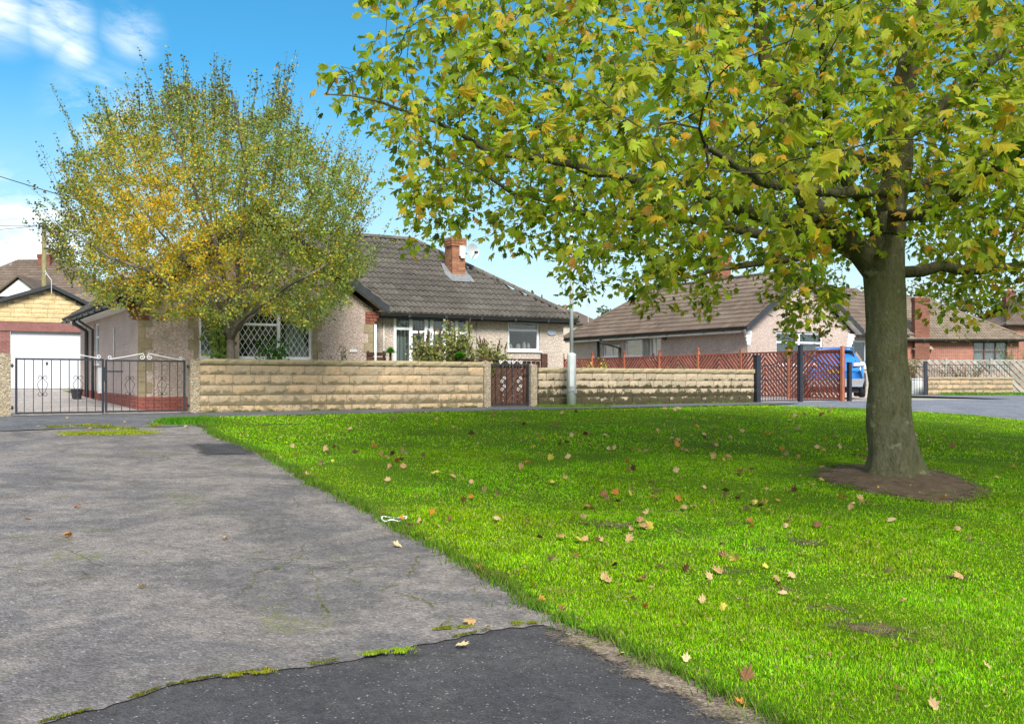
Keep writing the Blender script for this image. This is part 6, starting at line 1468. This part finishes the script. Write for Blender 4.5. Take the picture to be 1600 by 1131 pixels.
# ------------------------------------------------------------------ grass
LA = np.array(LAWN); soilP = (np.array(SO)-np.array(SO).mean(0))*.74+np.array(SO).mean(0)
def grass(name, n_list, poly, cols, wts, kinds=None, exclude=True, off=.0, hmul=1, lean=(0, 0)):
    PP = []; HH = []; WW = []
    for (ymin, ymax, xmin, xmax, n, h, w) in n_list:
        p = np.c_[rng.uniform(xmin, xmax, n), rng.uniform(ymin, ymax, n)]; p = p[inside(p, poly)]
        fr = (p[:, 0]/np.maximum(p[:, 1], .1) > -.62) & (p[:, 0]/np.maximum(p[:, 1], .1) < .75); p = p[fr]
        PP.append(p); HH.append(np.full(len(p), h)); WW.append(np.full(len(p), w))
    p = np.concatenate(PP); h = np.concatenate(HH)*hmul; w = np.concatenate(WW)
    k = np.ones(len(p), bool)
    if exclude:
        k &= ~inside(p, soilP) | (rng.uniform(size=len(p)) < .07)
        for bx, by, br in bare: k &= (np.hypot(p[:, 0]-bx, (p[:, 1]-by)*1.2) > br*.8) | (rng.uniform(size=len(p)) < .45)
    p, h, w = p[k], h[k], w[k]; n = len(p)
    nz_ = np.sin(p[:, 0]*2.1+np.sin(p[:, 1]*1.7)*2)*np.sin(p[:, 1]*1.9+np.sin(p[:, 0]*1.3)*2); h = h*(.75+.25*nz_)*rng.uniform(.5, 1.35, n)
    z = zt(p[:, 0], p[:, 1])+.008+off; a = rng.uniform(0, 2*math.pi, n); t_ = rng.uniform(.1, .8, n); b = rng.uniform(0, 2*math.pi, n)
    B = np.c_[p, z]; sx = np.c_[np.cos(a), np.sin(a), np.zeros(n)]*w[:, None]/2; ld = np.c_[np.cos(b), np.sin(b), np.zeros(n)]
    M1 = B+ld*(h*t_*.35)[:, None]+np.array((0, 0, 1))*(h*.6)[:, None]; T1 = B+ld*(h*t_)[:, None]+np.array((0, 0, 1))*(h*(1-.35*t_))[:, None]
    c = pal(n, cols, wts, .20); nr_ = p[:, 1] < 10; fa_ = ~nr_
    V1 = np.stack([B-sx, B+sx, M1+sx*.8, M1-sx*.8, T1], 1)[nr_].reshape(-1, 3); i0 = np.arange(nr_.sum())*5
    F1 = np.concatenate([np.c_[i0, i0+1, i0+2], np.c_[i0, i0+2, i0+3], np.c_[i0+3, i0+2, i0+4]])
    V2 = np.stack([B-sx, B+sx, T1], 1)[fa_].reshape(-1, 3); F2 = np.arange(len(V2)).reshape(-1, 3)+len(V1)
    V = np.r_[V1, V2]; F = np.r_[F1, F2]; C = np.r_[np.repeat(c[nr_], 5, axis=0), np.repeat(c[fa_], 3, axis=0)]
    solo(name, fast_mesh(name, V, F, 'grass_blade', C), kind='stuff')
GC = [(.18, .42, .003), (.235, .49, .004), (.125, .32, .003), (.35, .55, .008), (.44, .42, .12)]
grass('grass', [(2.8, 5, -1, 5, 110000, .036, .0042), (5, 7, -1, 6, 170000, .035, .0048), (7, 10, -2.5, 8, 170000, .035, .0075), (10, 15, -6, 11.5, 190000, .036, .012), (15, 29, -9, 17, 190000, .038, .022)], LA, GC, [4, 4, 3, 2, 1.3])
# longer fringe along the lawn's edge with the tarmac, and the moss and weeds on the tarmac
def strip(name, pts, w, n, h, bw, cols, jit=1.0, off=.0, seed=4):
    r = np.random.default_rng(seed); pts = np.array(pts, float); L = np.r_[0, np.cumsum(np.hypot(*np.diff(pts, axis=0).T))]; s = r.uniform(0, L[-1], n)
    p = np.c_[np.interp(s, L, pts[:, 0]), np.interp(s, L, pts[:, 1])]+r.normal(size=(n, 2))*(w*(.35+1.3*np.abs(np.sin(s*5.3)*np.sin(s*13.7+1))))[:, None]
    g_ = np.sin(s*7+np.sin(s*2.3)*3)+np.sin(s*19)*.5; p = p[(g_ > -jit) & (np.sin(p[:, 0]*61)*np.sin(p[:, 1]*53) > -.35)]; n = len(p)
    z = zt(p[:, 0], p[:, 1])+.006+off; a = r.uniform(0, 6.28, n); b = r.uniform(0, 6.28, n); h_ = h*r.uniform(.4, 1.3, n); B = np.c_[p, z]; sx = np.c_[np.cos(a), np.sin(a), a*0]*bw/2; T1 = B+np.c_[np.cos(b)*h_*.5, np.sin(b)*h_*.5, h_]
    V = np.stack([B-sx, B+sx, T1], 1).reshape(-1, 3); i0 = np.arange(n)*3; c = pal(n, cols, [1]*len(cols), .15)
    solo(name, fast_mesh(name, V, np.c_[i0, i0+1, i0+2], 'grass_blade', np.repeat(c, 3, 0)), kind='stuff')
strip('grass_fringe', lawn_left, .05, 30000, .055, .008, [(.07, .20, .008), (.11, .26, .01), (.20, .22, .06), (.05, .15, .008)], 1.2)
MO = [(.20, .26, .01), (.28, .30, .02), (.14, .18, .01)]
strip('moss', [hit(*p) for p in EDG[2:-2]], .010, 7000, .006, .007, [(.15, .18, .015), (.22, .25, .02), (.10, .10, .03)], .25, .004)
strip('moss', [hit(*p) for p in [(560, 1026), (640, 1018)]], .018, 2600, .012, .007, [(.20, .34, .01), (.26, .36, .02)], .9, .006)
strip('moss', [hit(*p) for p in [(350, 1060), (470, 1046)]], .016, 1500, .008, .007, [(.34, .34, .01), (.26, .30, .02)], .5, .006)
strip('moss', [hit(*p) for p in [(105, 679), (160, 678), (225, 677)]], .13, 9000, .02, .02, [(.24, .34, .015), (.30, .34, .03)], .5, .01)
strip('moss', [hit(*p) for p in [(75, 669), (140, 666), (200, 672), (260, 664)]], .08, 3000, .03, .02, MO, .2, .01)
strip('grass_tuft', [hit(*p) for p in [(258, 663), (290, 661), (322, 662)]], .12, 6000, .10, .02, [(.07, .22, .01), (.10, .28, .015)], 1.4, .0)
for k, ck in enumerate(([(470, 868), (490, 895), (498, 920), (505, 945), (510, 985), (512, 1018)], [(470, 870), (440, 885), (400, 898), (382, 930)], [(505, 945), (530, 965)], [(540, 905), (600, 925), (660, 940)], [(600, 925), (640, 900), (655, 870)], [(660, 940), (700, 960), (690, 985)], [(700, 900), (740, 920), (760, 950)], [(210, 860), (260, 880)])):
    strip('moss', jag([hit(*p) for p in ck], .02, .08, 20+k), .006, 700 if k < 6 else 300, .004, .006, [(.16, .20, .015), (.10, .12, .02)], .2 if k else .9, .006, seed=k+9)
strip('moss', [hit(*p) for p in [(680, 985), (760, 978), (840, 975)]], .02, 3000, .008, .007, MO, .1, .006)
strip('weeds', [uv2xy(-7.4, -.06), uv2xy(-.9, -.06)], .03, 5000, .05, .015, [(.10, .18, .03), (.16, .18, .06)], -.1)
strip('weeds', [uv2xy(.8, -.06), uv2xy(7.9, -.06)], .04, 7000, .05, .018, [(.10, .18, .02), (.14, .20, .04)], .2)
strip('grass_tuft', [(lx-.8, ly-.2), (lx-.2, ly-.4), (lx+.8, ly-.1)], .1, 5000, .05, .015, [(.12, .28, .01), (.18, .26, .03)], 1)
strip('grass_tuft', [(21.4, 44), (26, 43.5), (34, 43.4)], .5, 9000, .10, .05, [(.10, .28, .01), (.14, .32, .02)], 2, .02)
strip('grass_tuft', [(wx0+.6, RW-.2), (wx1+.3, RW-.25)], .12, 3000, .12, .04, [(.12, .28, .01), (.14, .32, .02)], .9)

# ------------------------------------------------------------------ fallen leaves, each its own object
def fl_mesh(seed, mat, curl): v, f = syc_leaf(seed+40, curl); v = v-np.array((0, .4, 0)); v[:, 2] -= v[:, 2].min(); return mesh_from('fallen_leaf', v, [tuple(x) for x in f], mat)
FLM = {k: [fl_mesh(i, 'fallen_'+k, c) for i, c in enumerate((.3, .8, -.5, -1.1))] for k in ('tan', 'orange', 'yellow', 'brown')}
rl_ = random.Random(12)
def leaf_at(px, py, kind, size, label, group=None, lift=.02):
    x, y = hit(px, py); o = solo('fallen_leaf', FLM[kind][rl_.randrange(4)], label, 'leaf', (x, y, ztf(x, y)+lift), group, rot=((rl_.uniform(.1, .9) if lift > .02 else rl_.uniform(-.2, .3)), rl_.uniform(-.6, .6), rl_.choice((0, math.pi))+rl_.uniform(-1, 1)*(.5 if lift > .02 else 3)), scale=(size*rl_.uniform(.7, 1), size, size)); return o
SPEC = [(753,893,'orange',.115,'large bright orange leaf on the tarmac edge beside the lawn'), (722,1011,'tan',.10,'curled tan leaf on the dark asphalt just below the seam'), (733,975,'tan',.12,'broad tan leaf on the grey tarmac just above the seam'), (762,984,'tan',.06,'small upright tan leaf right of the broad leaf near the seam'),
 (620,855,'tan',.11,'flat pale leaf on the tarmac below the white plastic loop'), (105,840,'orange',.11,'lone reddish leaf on the left side of the tarmac'), (122,794,'orange',.09,'small dark red leaf on the left tarmac farther back'), (350,844,'tan',.09,'small pale leaf in the middle of the tarmac'), (222,920,'tan',.09,'narrow tan leaf on the near left tarmac'), (43,812,'tan',.09,'faded leaf near the left edge of the tarmac'),
 (680,748,'yellow',.16,'long golden yellow leaf lying on the left part of the lawn'), (628,708,'yellow',.12,'bright yellow leaf high on the left part of the lawn'), (1058,700,'orange',.17,'large red orange leaf in the shade left of the trunk'), (1372,768,'yellow',.05,'tiny bright yellow leaf on the soil in front of the trunk'), (1475,785,'orange',.11,'orange tan leaf on the soil patch edge right of the trunk'), (1158,1105,'orange',.10,'orange leaf on the dirt at the near lawn corner'), (1148,883,'yellow',.13,'long pale yellow leaf beside a dark soil clump'), (970,1025,'tan',.08,'single tan leaf on the dirt strip between asphalt and lawn')]
for px, py, k, s, lab in SPEC: leaf_at(px, py, k, s, lab, lift=.012 if py > 1000 or (px < 800 and py > 760) else .055)
zones = [((560, 800), (840, 700), 34, 'along the left edge of the lawn'), ]
LB = {'tan': ('tan fallen leaf lying on the lawn grass', 'tan leaves scattered on the lawn'), 'orange': ('orange fallen leaf lying on the lawn grass', 'orange leaves scattered on the lawn'), 'yellow': ('yellow fallen leaf lying on the lawn grass', 'yellow leaves scattered on the lawn'), 'brown': ('dark brown fallen leaf lying on the lawn grass', 'brown leaves scattered on the lawn')}
cntl = 0
while cntl < 258:
    # denser in a belt left of and in front of the trunk
    px, py = rl_.uniform(340, 1600), 640+(rl_.random()**1.25)*480
    if cntl and rl_.random() < .28: px, py = lastp[0]+rl_.gauss(0, 22), lastp[1]+rl_.gauss(0, 7)
    if not (330 < px < 1600 and 640 < py < 1130): continue
    wgt = math.exp(-((px-980)/330)**2-((py-770)/120)**2)+.25*(py < 800)+.10
    x, y = hit(px, py)
    if rl_.random() > wgt or not inside(np.array([(x, y)]), LA)[0] or inside(np.array([(x, y)]), soilP)[0]: continue
    lastp = (px, py)
    k = rl_.choices(('tan', 'orange', 'yellow', 'brown'), (6, 1.1, 1.3, 1.3))[0]; zn = 'in front of the pavement at the back of the lawn' if y > 17 else 'on the left side of the lawn near the tarmac' if x < .6 else 'left of the sycamore trunk' if y > 10.5 and x < TX else 'right of the sycamore trunk' if y > 10.5 else 'on the middle lawn in front of the tree' if y > 7 else 'on the near lawn by the bottom of the picture'
    cn = {'tan': 'tan', 'orange': 'orange', 'yellow': 'yellow', 'brown': 'dark brown'}[k]
    leaf_at(px, py, k, rl_.triangular(.06, .125, .085)*(1+.05*max(0, y-8)), cn+' fallen leaf lying '+zn, cn+' leaves '+zn, lift=.042); cntl += 1
nl = 2600; lp_ = np.array([hit(rl_.uniform(330, 1600), 640+rl_.random()**1.3*490) for _ in range(nl)]); lp_ = lp_[inside(lp_, LA)]; nl = len(lp_)
zl = zt(lp_[:, 0], lp_[:, 1])+rng.uniform(.018, .04, nl); zr_ = rng.normal(size=(nl, 3))*.5+np.array((0, -.5, .8))
me = scatter('leaf_litter', BLV, BLF, np.c_[lp_, zl], rotmats(zr_, rng.normal(size=(nl, 3))), rng.uniform(.010, .028, nl)*(1+.09*np.maximum(0, lp_[:, 1]-8)), pal(nl, [(.38, .26, .12), (.42, .34, .14), (.22, .14, .07), (.42, .24, .07), (.46, .38, .20)], [3, 2, 2, 1, 2]), 'foliage')
solo('leaf_litter', me, kind='stuff')
EB = [(440, 722), (480, 748), (520, 770), (545, 777), (563, 790), (575, 797), (590, 800), (640, 830), (655, 822), (670, 850), (704, 858), (715, 866), (845, 948), (880, 962), (600, 812), (630, 817)]
for px, py in EB: leaf_at(px+rl_.uniform(-3, 3), py-3, rl_.choice(('tan', 'orange', 'tan')), rl_.uniform(.07, .11), 'pinkish tan leaf caught along the tarmac edge of the lawn', 'leaves caught along the lawn edge', lift=.03)
for px, py in ((60, 668), (140, 672), (290, 668), (105, 655), (195, 661), (340, 690)): leaf_at(px, py, 'tan', .09, 'pale leaf on the pavement in front of the double gate', 'leaves on the pavement by the gate', lift=.02)
# white loop of plastic strapping on the edge
x, y = hit(615, 817); z = ztf(x, y)+.02; m = MB().tube([(x+.105*math.cos(a)+.02*math.sin(2*a), y+.14*math.sin(a), z+.018+.012*math.sin(3*a)) for a in [2*math.pi*i/24 for i in range(23)]], .0075, 6)
solo('plastic_loop', mesh_from('plastic_loop', m.v, m.f, 'white_plastic', smooth=True), 'loop of white plastic strapping lying where tarmac meets lawn', 'plastic loop')
def twig(px, py, L, ang, lab):
    x, y = hit(px, py); z = ztf(x, y)+.03; d = Vector((math.cos(ang), math.sin(ang), 0))*L/2; m = MB().tube([(x-d.x, y-d.y, z), (x, y+.02, z+.015), (x+d.x, y+d.y, z+.005)], [.005, .006, .003], 5).tube([(x, y+.02, z+.015), (x+d.x*.4-d.y*.4, y+d.y*.4+d.x*.4, z+.03)], [.004, .002], 4)
    solo('fallen_twig', mesh_from('fallen_twig', m.v, m.f, 'bark_twig'), lab, 'twig')
twig(445, 666, 1.1, .3, 'long thin twig lying on the back left of the lawn'); twig(1340, 715, .35, 2.4, 'short dark twig on the grass just left of the trunk')
